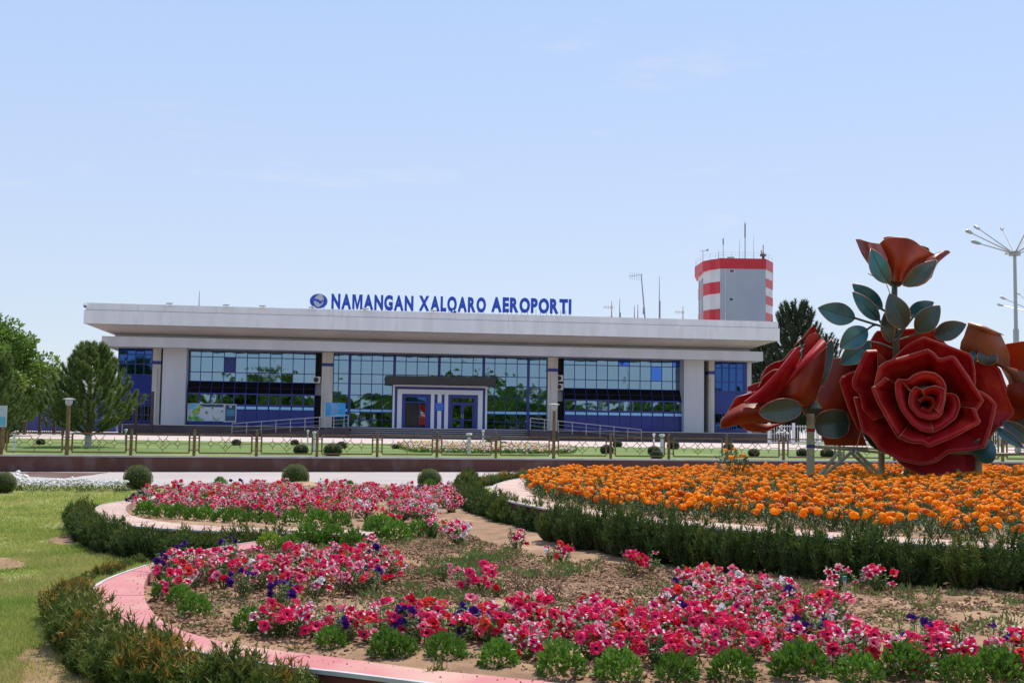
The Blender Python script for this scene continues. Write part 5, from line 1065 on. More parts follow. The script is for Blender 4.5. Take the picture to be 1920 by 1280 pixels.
O3, I3 = band(k3o, k3i, MH, MH-.05, 'marigold_kerb', 'pale beige kerb around the raised round marigold bed', 'kerb_beige', .5)
# soil of the petunia beds (everything between the kerbs), soil of the marigold bed
def soilsheet(name, poly, h, res, amp, m_='soil'):
    xs = [p.x for p in poly]; ys = [p.y for p in poly]; x0, x1, y0, y1 = min(xs), max(xs), min(ys), max(ys)
    return sheet(name, x0, x1, y0, y1, int((x1-x0)/res), int((y1-y0)/res), lambda X, Y: low(X)+h, m_, poly=[(p.x, p.y) for p in poly], noise=amp)
P_ = lambda x, y, h=SH: onpl(x, y, h)
poly1 = list(I1)+[P_(2200, 1330), Vector((10, 5.2, 0)), Vector((14, 10.5, 0)), P_(2600, 1120), P_(2200, 1080), P_(1920, 1085), P_(1500, 1040), P_(1280, 1015), P_(1100, 985), P_(985, 970), P_(935, 955), P_(905, 940), P_(880, 920), P_(850, 915), P_(700, 908), P_(560, 905), P_(400, 907), P_(320, 914), P_(262, 928)]+list(I2)
soilsheet('soil', poly1, SH, .045, .03)
poly3 = [p for p in I3]+[Vector((15, 10, 0)), Vector((22, 18, 0)), Vector((20, 27, 0)), Vector((12, 30, 0)), Vector((5, 28.5, 0)), Vector((2, 26.5, 0))]
soilsheet('marigold_bed_soil', poly3, MH-.03, .15, .02)
# lawns
R0 = random.Random(3); BP = []
LP = [(-14, 5.0), (-3.0, 5.0), (3.0, 5.2), (1.2, 6.3), (-1, 6.6), (-2, 7.2), (-3.0, 8.6), (-2.0, 10.5), (-.6, 12.5), (-2, 14.5), (-6.2, 17.3), (-6.8, 18.5), (-6.3, 21), (-5.5, 25.5), (0, 27), (4, 29), (14, 30), (14, 30.8), (-40, 30.8), (-40, 5)]
sheet('lawn', -40, 16, 4, 30.8, 260, 150, lambda X, Y: low(X)+.012, 'grass_base', noise=.012)
for i, pp in enumerate(([(-20, 1200), (30, 1188), (75, 1196), (112, 1215), (130, 1250), (120, 1300), (-20, 1300)][:0] or [(28, 1235), (60, 1212), (105, 1200), (140, 1215), (165, 1260), (150, 1310), (60, 1310)], [(-20, 1042), (20, 1046), (48, 1054), (40, 1062), (-20, 1066)], [(92, 1008), (122, 1002), (148, 1006), (146, 1016), (110, 1020)])):
    q = [onpl(a, b, .035) for a, b in pp]; q = [c+Vector((R0.uniform(-.04, .04), R0.uniform(-.04, .04), 0)) for c in resample(curve_pts(q+[q[0]], 60), 44)[:-1]]; BP.append([(c.x, c.y) for c in q]); MB().add([(c.x, c.y, low(c.x)+.03) for c in q], [tuple(range(len(q)))]).build('soil_shade_patch', 'soil', kind='structure')  # bare soil; the patch by the conifers also paints in their shadow
# grass blades
def edge_left(p): return p
n = 300000; py = rng.uniform(905, 1300, n*2); px = rng.uniform(-30, 760, n*2)
# sample by photo area but keep only lawn: left of / outside the kerbs
outer1 = [(p.x, p.y) for p in O1]+[(p.x, p.y) for p in I1[::-1]]; bed1 = [(p.x, p.y) for p in O1]+[(6, 5), (6, 14)]; bed2 = [(p.x, p.y) for p in O2]+[(0, 14), (2, 24), (-5.5, 24.5)]; bed3 = [(p.x, p.y) for p in O3]+[(20, 10), (20, 30), (5, 30)]
dx, dy, dz = [np.array([Fv[i]+Rv[i]*0 for i in range(3)])[j] for j in range(3)]
rx = (px-960)/FPX; ry = (py-640)/FPX
D = np.array(Fv)[None]+np.array(Rv)[None]*rx[:, None]-np.array(Uv)[None]*ry[:, None]
tt = (.1+.012-E)/(D[:, 2]-TILT*D[:, 0]); GX = D[:, 0]*tt; GY = D[:, 1]*tt
ok = (GY > 5) & (GY < 30.5) & ~inpoly(GX, GY, bed1) & ~inpoly(GX, GY, bed2) & ~inpoly(GX, GY, bed3)
ok &= ~((GX > -1.2) & (GY > 24.3-.0*GX) & (GY < 0)); bare = (lump(GX*1.3+3, GY*1.3) > .55) & (rng.random(len(GX)) < .8); ok &= ~bare

for q in BP: ok &= ~(inpoly(GX, GY, q) & (rng.random(len(GX)) < .9))
GX, GY = GX[ok], GY[ok]; sel = rng.random(len(GX)) < np.clip(1.3-GY/40, .3, 1); GX, GY = GX[sel][:210000], GY[sel][:210000]; k = len(GX); print('grass', k)
b = MB(); hgt = rng.uniform(.03, .075, k)*(1+.25*lump(GX*.9, GY*.9)); Dg = np.stack([rng.normal(0, .55, k), rng.normal(0, .55, k), np.ones(k)], 1)
b.cards(np.stack([GX, GY, low_np(GX)+.005], 1), Dg, rng.normal(0, 1, (k, 3)), hgt, .006+.0005*GY, kind='blade'); b.build('lawn_grass', 'grass_blade', label='mown lawn grass, patchy green and straw', cat='grass', kind='stuff')

# ---------------------------------------------------------------- plant materials
for nm, c in (('bloom_pink', (.86, .030, .15)), ('bloom_hot', (.84, .015, .075)), ('bloom_rose', (.90, .13, .26)), ('bloom_red', (.62, .008, .025)), ('bloom_white', (.80, .76, .78)), ('bloom_purple', (.055, .006, .17)), ('bloom_blush', (.88, .34, .42)), ('bloom_deep', (.40, .008, .05)), ('bloom_coral', (.82, .05, .04))):
    mat(nm, c, rough=.6, spec=.25, rnd=.10, trans=.30)
mat('throat', (.22, .01, .05), rough=.7); mat('throat_yel', (.55, .5, .2), rough=.7); mat('throat_dark', (.02, .004, .05), rough=.7)
mat('pet_leaf', (.115, .20, .045), (.075, .14, .03), scale=6, rough=.55, trans=.3, spec=.3, rnd=.2); mat('pet_stem', (.10, .14, .04), rough=.6)
mat('mari_leaf', (.075, .13, .04), (.05, .09, .028), scale=6, rough=.55, trans=.2, spec=.3, rnd=.15)
mat('mari_bloom', (1., .40, .008), (.98, .27, .004), scale=14, rough=.65, spec=.15, rnd=.10, trans=.35); mat('mari_deep', (.62, .10, .004), (.75, .14, .004), scale=14, rough=.65, spec=.2, rnd=.1, trans=.2)
mat('aster_leaf', (.12, .25, .028), (.07, .165, .016), scale=5, rough=.45, trans=.3, spec=.4, rnd=.2)
mat('thuja_tip', (.13, .165, .03), (.19, .15, .035), scale=4, rough=.6, trans=.25, spec=.2, rnd=.12); mat('thuja_green', (.10, .155, .028), (.062, .10, .018), scale=5, rough=.6, trans=.25, spec=.2, rnd=.12); mat('thuja_brown', (.46, .20, .04), (.24, .19, .035), scale=5, rough=.7, trans=.25, spec=.2, rnd=.1); mat('thuja_dark', (.072, .120, .030), (.042, .075, .019), scale=5, rough=.65, trans=.15, spec=.2, rnd=.12)
mat('twig', (.13, .085, .055), rough=.9); mat('weed', (.15, .22, .05), (.10, .16, .035), scale=5, rough=.6, trans=.3); mat('straw', (.30, .21, .11), (.2, .13, .07), scale=5, rough=.9)
mat('white_bloom', (.82, .82, .80), rough=.6, trans=.2)
PM_ = [('bloom_pink', 'bloom_hot', 'bloom_hot', 'throat'), ('bloom_pink', 'bloom_pink', 'bloom_white', 'throat'), ('bloom_hot', 'bloom_red', 'bloom_white', 'throat'), ('bloom_rose', 'bloom_pink', 'bloom_blush', 'throat'), ('bloom_red', 'bloom_red', 'bloom_hot', 'throat'), ('bloom_white', 'bloom_white', 'bloom_white', 'throat_yel'), ('bloom_purple', 'bloom_purple', 'bloom_purple', 'throat_dark'), ('bloom_blush', 'bloom_rose', 'bloom_white', 'throat'), ('bloom_coral', 'bloom_coral', 'bloom_hot', 'throat')]
def bloom_mb(style, seed):
    r = random.Random(seed); n = 20; V = []; ph = r.random()*6
    for R_, z_, am in ((.003, -.016, 0), (.010, -.008, 0), (.024, .0, .02), (.036, -.003, .09)):
        for i in range(n):
            a = 2*math.pi*i/n; lob = 1+am*math.cos(5*a)-(am*.9 if (i % 4 == 2) else 0); V.append((R_*lob*math.cos(a), R_*lob*math.sin(a), z_+(.0075*math.sin(3*a+ph)*(am > .05))+(.0026*math.sin(9*a+ph)+.003*math.sin(2*a+2*ph))*(am > .01)))
    f = []; mi = []
    for k in range(3):
        for i in range(n):
            f.append((k*n+i, k*n+(i+1) % n, (k+1)*n+(i+1) % n, (k+1)*n+i)); star = (i % 4 in (0, 3))
            mi.append(3 if k == 0 else (0 if k == 1 else (1 if (style in (1, 2, 7) and not star) else 2)) if style in (1, 2, 7) else (1 if k == 1 and style == 4 else (0 if k == 1 else 2 if style == 3 else 0)))
    f.append(tuple(range(n-1, -1, -1))); mi.append(3)
    return MB().add(V, f, mi)
# style 1,2,7 : white margins broken by coloured lobes
def foliage_mb(seed, R=.13, H=.20, nleaf=110, ls=.045):
    r = np.random.default_rng(seed); b = MB(); P = []; D = []
    ns = 16
    for s in range(ns):
        a = r.uniform(0, 6.28); rr = R*r.uniform(.2, 1); tip = np.array([math.cos(a)*rr, math.sin(a)*rr, H*r.uniform(.6, 1.05)]); b0 = np.array([math.cos(a)*.02, math.sin(a)*.02, 0]); mid = (b0+tip)/2+np.array([math.cos(a)*.02, math.sin(a)*.02, .01])
        b.tube([b0, mid, tip], [.004, .003, .002], 3, 1, caps=False)
        for q in range(nleaf//ns): t = r.uniform(.15, 1); p = b0*(1-t)**2+2*mid*t*(1-t)+tip*t*t; P.append(p); a2 = r.uniform(0, 6.28); D.append((math.cos(a2), math.sin(a2), r.uniform(-.2, .8)))
    P = np.array(P); D = np.array(D); n = len(P); b.cards(P, D, r.normal(0, .35, (n, 3))+np.array([0, 0, 1.]), ls*r.uniform(.6, 1.2, n), ls*.5, 0); return b
FOL = [foliage_mb(100+i).build('foliage', ['pet_leaf', 'pet_stem']).data for i in range(5)]
for o in [x for x in COL.objects if x.name.startswith('foliage') and x.parent is None]: bpy.data.objects.remove(o)
def bake(mb, name, mats):
    o = mb.build(name, mats); me = o.data; bpy.data.objects.remove(o); return me
BLM = [[bake(bloom_mb(s, 10*s+k), 'flower', list(PM_[s])) for k in range(2)] for s in range(9)]
def place(me, name, parent, loc, rot, sc=1.):
    o = bpy.data.objects.new(name, me); COL.objects.link(o)
    if parent is not None: o.parent = parent
    o.location = loc; o.rotation_euler = rot; o.scale = (sc, sc, sc) if np.isscalar(sc) else sc; return o
R = random.Random(11)
def zone(x, y):
    q = px_of((x, y, .4))[0]
    return ('far left' if q < 420 else 'left' if q < 700 else 'centre-left' if q < 960 else 'centre-right' if q < 1240 else 'right' if q < 1560 else 'far right')
def petunia(p, styles, label, group, nfl=9, sc=1., hgt=1., fs=None):
    t = thing('petunia_plant', label, 'flowering plant', p, R.uniform(0, 6.28), group); rz = t.rotation_euler.z
    place(R.choice(FOL), 'foliage', t, (0, 0, 0), (0, 0, 0), (sc, sc, sc*hgt))
    for k in range(nfl):
        a = R.uniform(0, 6.28); q = R.random()**.6; x = math.cos(a)*.125*q*sc; y = math.sin(a)*.125*q*sc; z = (.215-.07*q*q+R.uniform(-.03, .015))*sc*hgt
        if k % 5 in (1, 3):          # blooms hanging low on the side away from the sun
            a = -math.pi/2+R.gauss(0, .7)-rz; q = R.uniform(.8, 1.1); x = math.cos(a)*.13*q*sc; y = math.sin(a)*.13*q*sc; z = R.uniform(.07, .17)*sc*hgt
        # blooms lean outwards and a little towards the open southern (viewer) side
        wx, wy = math.cos(a)*q*.9, math.sin(a)*q*.9; vx, vy = (-.1, -.75); cr_, sr_ = math.cos(-rz), math.sin(-rz); vx, vy = vx*cr_-vy*sr_, vx*sr_+vy*cr_
        d = Vector((wx+vx+R.gauss(0, .3), wy+vy+R.gauss(0, .3), .95)); s = R.choice(styles)
        place(R.choice(BLM[s]), 'flower', t, (x, y, z), d.to_track_quat('Z', 'Y').to_euler(), tuple((fs or sc)*R.uniform(.85, 1.18)*q_ for q_ in (1, R.choice([1, 1, .85, .6]), R.choice([1, 1.5, 2.2]))))
    return t
def px_of(P):                                      # world -> photo pixel
    d = Vector(P)-EYE; w_ = d.dot(Fv); return 960+FPX*d.dot(Rv)/w_, 640-FPX*d.dot(Uv)/w_
def scatter(poly_px, h, gap, maxn=10000, jit=.35):
    W = [onpl(x, y, h) for x, y in poly_px]; pl = [(p.x, p.y) for p in W]; x0, x1 = min(p[0] for p in pl), max(p[0] for p in pl); y0, y1 = min(p[1] for p in pl), max(p[1] for p in pl); out = []
    ny = int((y1-y0)/(gap*.87))+1
    for j in range(ny):
        for i in range(int((x1-x0)/gap)+2):
            x = x0+(i+.5*(j % 2))*gap+R.uniform(-jit, jit)*gap; y = y0+j*gap*.87+R.uniform(-jit, jit)*gap
            if inpoly(np.array([x]), np.array([y]), pl)[0]: out.append((x, y))
    return out
NPET = 0
def strip(poly_px, gap, styles, label, group, nfl, sc=1., h=SH, jit=.35, hg=1.):
    global NPET
    for x, y in scatter(poly_px, h, gap, jit=jit):
        st = styles[0] if R.random() > .055 else styles[1]
        lb = label if st is styles[0] else label.replace('pink', 'purple')
        zn = zone(x, y); petunia((x, y, low(x)+h-.01), st, lb+', '+zn+' stretch', group+', '+zn+' stretch', R.randint(nfl[0], nfl[1]) if st is styles[0] else 3, sc*R.uniform(.88, 1.15), hg, 1.15 if sc > 1.5 else None); NPET += 1
PK = [0, 0, 0, 1, 1, 0, 2, 3, 0, 8, 7, 4, 0, 1]; PW = [1, 1, 2, 2, 7, 3, 0, 5, 1, 0, 8, 3, 0]; PU = [6, 6, 6]
# near bed: dense front band, left shoulder, rear arm
strip([(420, 1190), (560, 1205), (800, 1222), (1000, 1242), (1250, 1260), (1500, 1260), (1700, 1272), (1960, 1272), (1960, 1238), (1800, 1232), (1700, 1247), (1560, 1212), (1420, 1206), (1250, 1182), (1080, 1176), (900, 1170), (700, 1178), (600, 1188), (520, 1180), (430, 1185)], .245, (PK, PU), 'pink petunia plant in the front band of the near bed', 'petunias in the near bed front band', (8, 12), 1.0)
strip([(1255, 1162), (1420, 1190), (1560, 1198), (1560, 1150), (1440, 1130), (1360, 1105), (1260, 1115)], .25, (PW, PU), 'pink and white petunia plant in the right clump of the near bed', 'petunias in the right clump of the near bed', (6, 9))
strip([(310, 1125), (400, 1108), (560, 1120), (640, 1130), (760, 1080), (790, 1062), (700, 1045), (600, 1050), (500, 1062), (400, 1060), (320, 1068)], .34, (PW+PK, PU), 'pink and white petunia plant in the left shoulder of the near bed', 'petunias in the left shoulder of the near bed', (6, 10))
print('near petunias', NPET); nn = NPET
# rear bed
def farplants(poly_px, gap, styles, label, group, nfl, sc, hg=1.):
    strip(poly_px, gap, styles, label, group, nfl, sc, hg=hg)
farplants([(262, 955), (330, 962), (450, 970), (560, 975), (700, 983), (800, 985), (870, 962), (888, 942), (860, 930), (700, 927), (560, 925), (400, 926), (300, 932), (258, 944)], .66, (PW+PW+PK+[5, 7], PU), 'pink and white petunia plant in the rear bed', 'petunias in the rear bed', (13, 22), 1.9, .72)
print('all petunias', NPET)
# lone clumps on the bare soil
for px, py, st, nf, sc, lb in ((812, 1008, PW, 10, 1.1, 'lone tall petunia clump at the corner where the rear bed meets bare soil'), (858, 1020, [1, 5, 7, 1], 14, 1.35, 'round pink and white petunia clump beside the dark hedge corner'), (972, 1030, [2, 1, 2], 8, 1.1, 'crimson and white petunia close against the hedge left of centre'),
        (1055, 1055, [8, 0, 8, 2], 8, .95, 'coral petunia clump in front of the hedge at centre'), (1030, 1052, [5, 1], 3, .7, 'small white petunia left of the coral clump'), (1188, 1072, [0, 0, 4], 13, 1.0, 'compact magenta petunia clump alone on bare soil before the hedge'), (1222, 1070, [2], 2, .8, 'nearly flowerless petunia right of the compact magenta clump'),
        (905, 1108, [0, 0, 3], 12, 1.1, 'magenta petunia clump alone in the middle of the bare soil'), (868, 1108, [0, 3], 5, .9, 'small pink petunia just left of the magenta clump on bare soil'), (930, 1118, [4, 0], 4, .8, 'small red petunia just right of the magenta clump on bare soil'),
        (1570, 1105, [2, 1, 2, 7], 8, .95, 'crimson and white petunia clump left of the sprinkler stake'), (1645, 1108, [2, 0, 4, 1], 11, 1.05, 'crimson petunia clump right of the sprinkler stake'), (1612, 1104, [7, 1], 4, .7, 'small pale pink petunia right behind the sprinkler stake'), (830, 1085, [3, 2], 4, .8, 'small pale pink petunia with yellowing leaves in the weedy middle'),
        (700, 1112, [8, 4], 3, .8, 'single red-flowered petunia low in the grass left of centre'), (1460, 1060, [1], 2, .6, 'tiny petunia on bare soil left of the stake')):
    p = onpl(px, py, SH); petunia(tuple(p), st, lb, 'lone petunia clumps on the bare soil', nf, sc)
for px, py, lb in ((455, 1120, 'purple petunia clump beside the bare patch in the left shoulder'), (300, 1085, 'purple petunia at the left tip of the near bed'), (335, 1062, 'purple petunia at the top left of the near bed'), (250, 952, 'purple petunia at the left tip of the rear bed'), (262, 940, 'purple petunia under the leftmost ball shrub of the rear bed'),
        (1495, 1228, 'purple petunia in the front band below the right clump'), (1715, 1225, 'purple petunia with upright blooms at the right of the front band'), (770, 1200, 'deep purple petunia in the front band left of centre'), (890, 1200, 'purple petunia in the front band near centre'), (430, 1042, 'purple petunia among green plants by the wedge of the two beds'), (530, 1145, 'dark purple petunia at the left of the front band')):
    petunia(tuple(onpl(px, py, SH)), PU, lb, 'purple petunias', 7, 1.0)

# ---------------------------------------------------------------- marigolds
def head_mb(seed, n=12, K=5):
    r = random.Random(seed); V = []; f = []; R0 = .033
    for k in range(K):
        phi = math.pi*(.06+.60*k/(K-1)); 
        for i in range(n):
            a = 2*math.pi*(i+.5*(k % 2))/n; rr = R0*math.sin(phi)*(1+(.16 if (i+k) % 2 else -.12)+r.uniform(-.06, .06)); V.append((rr*math.cos(a), rr*math.sin(a), R0*.82*math.cos(phi)+.012+r.uniform(-.003, .003)))
    V.append((0, 0, R0*.8+.008)); V.append((0, 0, -.01)); 
    for k in range(K-1):
        for i in range(n): f.append((k*n+i, k*n+(i+1) % n, (k+1)*n+(i+1) % n, (k+1)*n+i))
    for i in range(n): f.append((i, (i+1) % n, n*K)); f.append(((K-1)*n+(i+1) % n, (K-1)*n+i, n*K+1))
    return MB().add(V, f)
HM = [head_mb(i) for i in range(4)]; HD = [bake(h, 'flower_head', 'mari_bloom') for h in HM[:3]]+[bake(HM[3], 'flower_head', 'mari_deep')]
def mari_fol(seed, n=120): 
    r = np.random.default_rng(seed); b = MB()
    for s in range(9): a = r.uniform(0, 6.28); b.tube([(0, 0, 0), (math.cos(a)*.06, math.sin(a)*.06, .1), (math.cos(a)*.11, math.sin(a)*.11, .19)], .004, 3, 0, caps=False)
    P = r.normal(0, 1, (n, 3)); P /= np.linalg.norm(P, axis=1, keepdims=True); P *= (r.uniform(.3, 1, n)**.5)[:, None]*np.array([.15, .15, .10]); P[:, 2] += .11
    D = P*np.array([3, 3, 1])+r.normal(0, .3, (n, 3)); b.cards(P, D, r.normal(0, .5, (n, 3))+np.array([0, 0, 1]), .055*r.uniform(.6, 1.2, n), .016); return b
MF = [mari_fol(i) for i in range(3)]; MFM = [bake(x, 'foliage', 'mari_leaf') for x in MF]
bd = [(p.x, p.y) for p in I3]+[(14, 11), (20, 18), (19, 26), (12, 28.5), (6, 27.8), (3.0, 26.0)]
pts = []; gap = .33; y = 9.6
while y < 28.5:
    x = -.6+R.uniform(0, gap)
    while x < 14:
        X, Y = x+R.uniform(-.12, .12), y+R.uniform(-.12, .12); q = px_of((X, Y, .9))
        if q[0] < 2000 and inpoly(np.array([X]), np.array([Y]), bd)[0] and inpoly(np.array([X+.04]), np.array([Y-.05]), bd)[0] or (q[0] < 2000 and Y > 12 and inpoly(np.array([X-.15]), np.array([Y]), bd)[0] and inpoly(np.array([X]), np.array([Y]), bd)[0]):
            if lump(np.array([X*1.1]), np.array([Y*1.1]))[0] > .95: x += gap; continue
            if not (5.6 < X < 8.6 and 21.9 < Y < 23.3): pts.append((X, Y))
        x += gap
    y += gap*.87
pts.sort(key=lambda p: math.hypot(*p)); print('marigold plants', len(pts)); hs = .0
MC = {'i': 0}
for X, Y in pts[:300]:
    t = thing('marigold_plant', 'orange marigold plant along the near rim of the raised round bed' if Y < 13 else 'orange marigold plant midway back in the raised round bed', 'flowering plant', (X, Y, low(X)+MH-.03), R.uniform(0, 6.28), 'marigolds in the raised round bed')
    t['label'] = t['label']+', '+zone(X, Y)+' stretch'; t['group'] = t['label']
    s = R.uniform(.85, 1.2); place(R.choice(MFM), 'foliage', t, (0, 0, 0), (0, 0, 0), (s, s, s*1.05))
    for k in range(R.randint(2, 6)):
        a = R.uniform(0, 6.28); q = R.random()**.5*.18; place(HD[3] if R.random() < .22 else R.choice(HD[:3]), 'flower_head', t, (math.cos(a)*q*s, math.sin(a)*q*s, (.235-2.6*q*q+R.uniform(-.06, .02))*s), (R.uniform(-.6, .6), R.uniform(-.6, .6), a), R.uniform(.75, 1.5))
far = np.array(pts[300:]); F_ = MB(); B1 = MB(); kk = len(far)
for j in range(3):
    s_ = far[j::3]; F_.inst(MF[j], rnd_rot(len(s_), .1)*1.15, np.stack([s_[:, 0], s_[:, 1], low_np(s_[:, 0])+MH-.03], 1))
hp = np.repeat(far, 4, 0); m_ = len(hp); a = rng.uniform(0, 6.28, m_); q = np.sqrt(rng.random(m_))*.19
T_ = np.stack([hp[:, 0]+np.cos(a)*q, hp[:, 1]+np.sin(a)*q, low_np(hp[:, 0])+MH-.03+.245-2.*q*q+rng.uniform(-.07, .025, m_)], 1)
for j in range(4):
    s_ = T_[j::4] if j < 3 else T_[3::4]; B1.inst(HM[j], rnd_rot(len(s_), .3)*rng.uniform(.75, 1.5, len(s_))[:, None, None], s_)
mtuft = thing('marigold_planting', 'dense orange marigold planting covering the rear part of the raised round bed', 'flowers', (far[0][0], far[0][1], 0)); mtuft['kind'] = 'stuff'; mtuft['_org'] = (far[0][0], far[0][1], 0)
F_.build('foliage', 'mari_leaf', mtuft, kind='stuff'); B1.I = [np.repeat((rng.random(len(x)//60) < .22)*1, 60) if len(x) % 60 == 0 else x for x in B1.I]; B1.build('flower_heads', ['mari_bloom', 'mari_deep'], mtuft, kind='stuff')
# dark dahlia-like plants in the bed
for px, py, lb in ((1367, 866, 'taller dark-leaved marigold plant rising above the bed at its far side'), (1380, 893, 'dark gap plant with few blooms left of the frame leg')):
    p = onpl(px, py+12, MH); t = thing('marigold_plant', lb, 'flowering plant', tuple(p), 1., 'tall marigolds'); place(MFM[0], 'foliage', t, (0, 0, 0), (0, 0, 0), (2.2, 2.2, 2.4))
    for q in ((-.25, 0, .47), (.25, -.05, .5), (.05, -.2, .3)): place(HD[0], 'flower_head', t, q, (.3, 0, 0), 1.6)

# ---------------------------------------------------------------- conifer edging
def thuja_mb(seed, H=.42, W=.36, n=2600, bl=.07):
    r = np.random.default_rng(seed); b = MB(); P = []; D = []; 
    nb = 34
    for i in range(nb):
        a = r.uniform(0, 6.28); q = r.random()**.5; e = np.array([math.cos(a)*W/2*q*1.1, math.sin(a)*W/2*q*1.1, H*(.98-.42*q*q)*r.uniform(.8, 1.12)]); s = np.array([math.cos(a)*.03, math.sin(a)*.03, 0]); mid = (s+e)/2+np.array([math.cos(a)*W*.12, math.sin(a)*W*.12, -.02])
        if i % 2: b.tube([s, mid, e], [.005, .004, .001], 3, 1, caps=False)
        m_ = n//nb; t = r.uniform(.12, 1, m_)[:, None]; p = s*(1-t)**2+2*mid*t*(1-t)+e*t*t; P.append(p+r.normal(0, .008, (m_, 3))); dd = (e-mid)/np.linalg.norm(e-mid); D.append(dd*.8+r.normal(0, .62, (m_, 3))+np.array([0, 0, .2]))
    P = np.concatenate(P); D = np.concatenate(D); k = len(P); b.cards(P, D, r.normal(0, 1, (k, 3)), bl*r.uniform(.5, 1.15, k), .0115, np.where(P[:, 2] > H*r.uniform(.45, 1.05, k), 2, 0), kind='blade'); return b
TH_ = {c: [bake(thuja_mb(50+i), 'thuja', [m_, 'twig', m2]) for i in range(3)] for c, m_, m2 in (('g', 'thuja_green', 'thuja_tip'), ('b', 'thuja_green', 'thuja_brown'), ('d', 'thuja_dark', 'thuja_green'))}  # dark kind: lighter green upper blades put the sunlit top into the colour
def thuja(p, kind, lab, group, sc=1., hz=1.): 
    t = place(R.choice(TH_[kind]), 'conifer_shrub', None, p, (R.uniform(-.08, .08), R.uniform(-.08, .08), R.uniform(0, 6.28)), (sc, sc, sc*hz)); tag(t, lab, 'conifer shrub', group); return t
def row(path_px, h, gap, kinds, lab, group, sc, hz=1., rows=1, dh=0., dy=.22):
    W = [onpl(x, y, h) for x, y in path_px]; L = sum((W[i+1]-W[i]).length for i in range(len(W)-1)); n = int(L/gap)
    for i, p in enumerate(resample(W, n)):
        for k in range(rows): 
            kd = R.choice(kinds); thuja((p.x+R.uniform(-.06, .06), p.y+R.uniform(-.06, .06)+k*dy, low(p.x)+h-.02), kd, (lab if kd != 'b' else lab.replace('green', 'browning'))+', '+zone(p.x, p.y)+' stretch', group+', '+zone(p.x, p.y)+' stretch', sc*R.uniform(.85, 1.15), hz*R.uniform(.85, 1.12))
row([(138, 1165), (146, 1190), (160, 1213), (182, 1243), (228, 1275), (300, 1305), (400, 1330), (520, 1350)], 0, .21, 'bggbg', 'green feathery low conifer along the outside of the pink kerb', 'low conifers along the pink kerb', 1.0, .80, rows=2, dy=-.15)
row([(560, 1318), (680, 1325), (800, 1345)], 0, .22, 'gbg', 'green feathery low conifer below the pink kerb at bottom centre', 'low conifers below the pink kerb', .78, .72)
row([(135, 1112), (180, 1085), (240, 1062), (290, 1048)], 0, .25, 'gb', 'green wispy low conifer by the lawn side of the pink kerb', 'wispy conifers at the lawn side of the pink kerb', .6, .55)
row([(152, 1010), (180, 1033), (240, 1050), (310, 1056), (390, 1058), (460, 1056), (515, 1052)], 0, .21, 'dddg', 'dark green low conifer in the hedge before the rear petunia bed', 'hedge before the rear petunia bed', .98, .95, rows=2)
row([(530, 1022), (600, 1015), (660, 1010)], .14, .26, 'dg', 'small green low conifer at the thin right end of the rear bed hedge', 'right end of the rear bed hedge', .7, .6)
row([(158, 985), (145, 995), (146, 1010)], 0, .25, 'dg', 'dark green low conifer at the left end of the rear bed hedge', 'left end of the rear bed hedge', 1.05, .85)
row([(880, 922), (868, 940), (875, 958), (905, 978), (965, 998), (1040, 1015)], SH-.12, .27, 'gdd', 'mid green low conifer curving round the left end of the marigold bed', 'conifers round the left of the marigold bed', 1.15, .95, rows=2)
row([(1040, 1018), (1100, 1034), (1180, 1046), (1280, 1060), (1400, 1072), (1500, 1083), (1620, 1094), (1740, 1102), (1860, 1110), (2000, 1122)], SH-.02, .235, 'ddddddg', 'dark green low conifer in the long hedge before the marigold bed', 'long hedge before the marigold bed', 1.04, 1.06, rows=2)
row([(1010, 893), (960, 900), (905, 912), (885, 918)], 0, .4, 'gb', 'green scrubby low conifer behind the tip of the marigold kerb', 'scrubby conifers behind the marigold kerb tip', 1.0, .7)
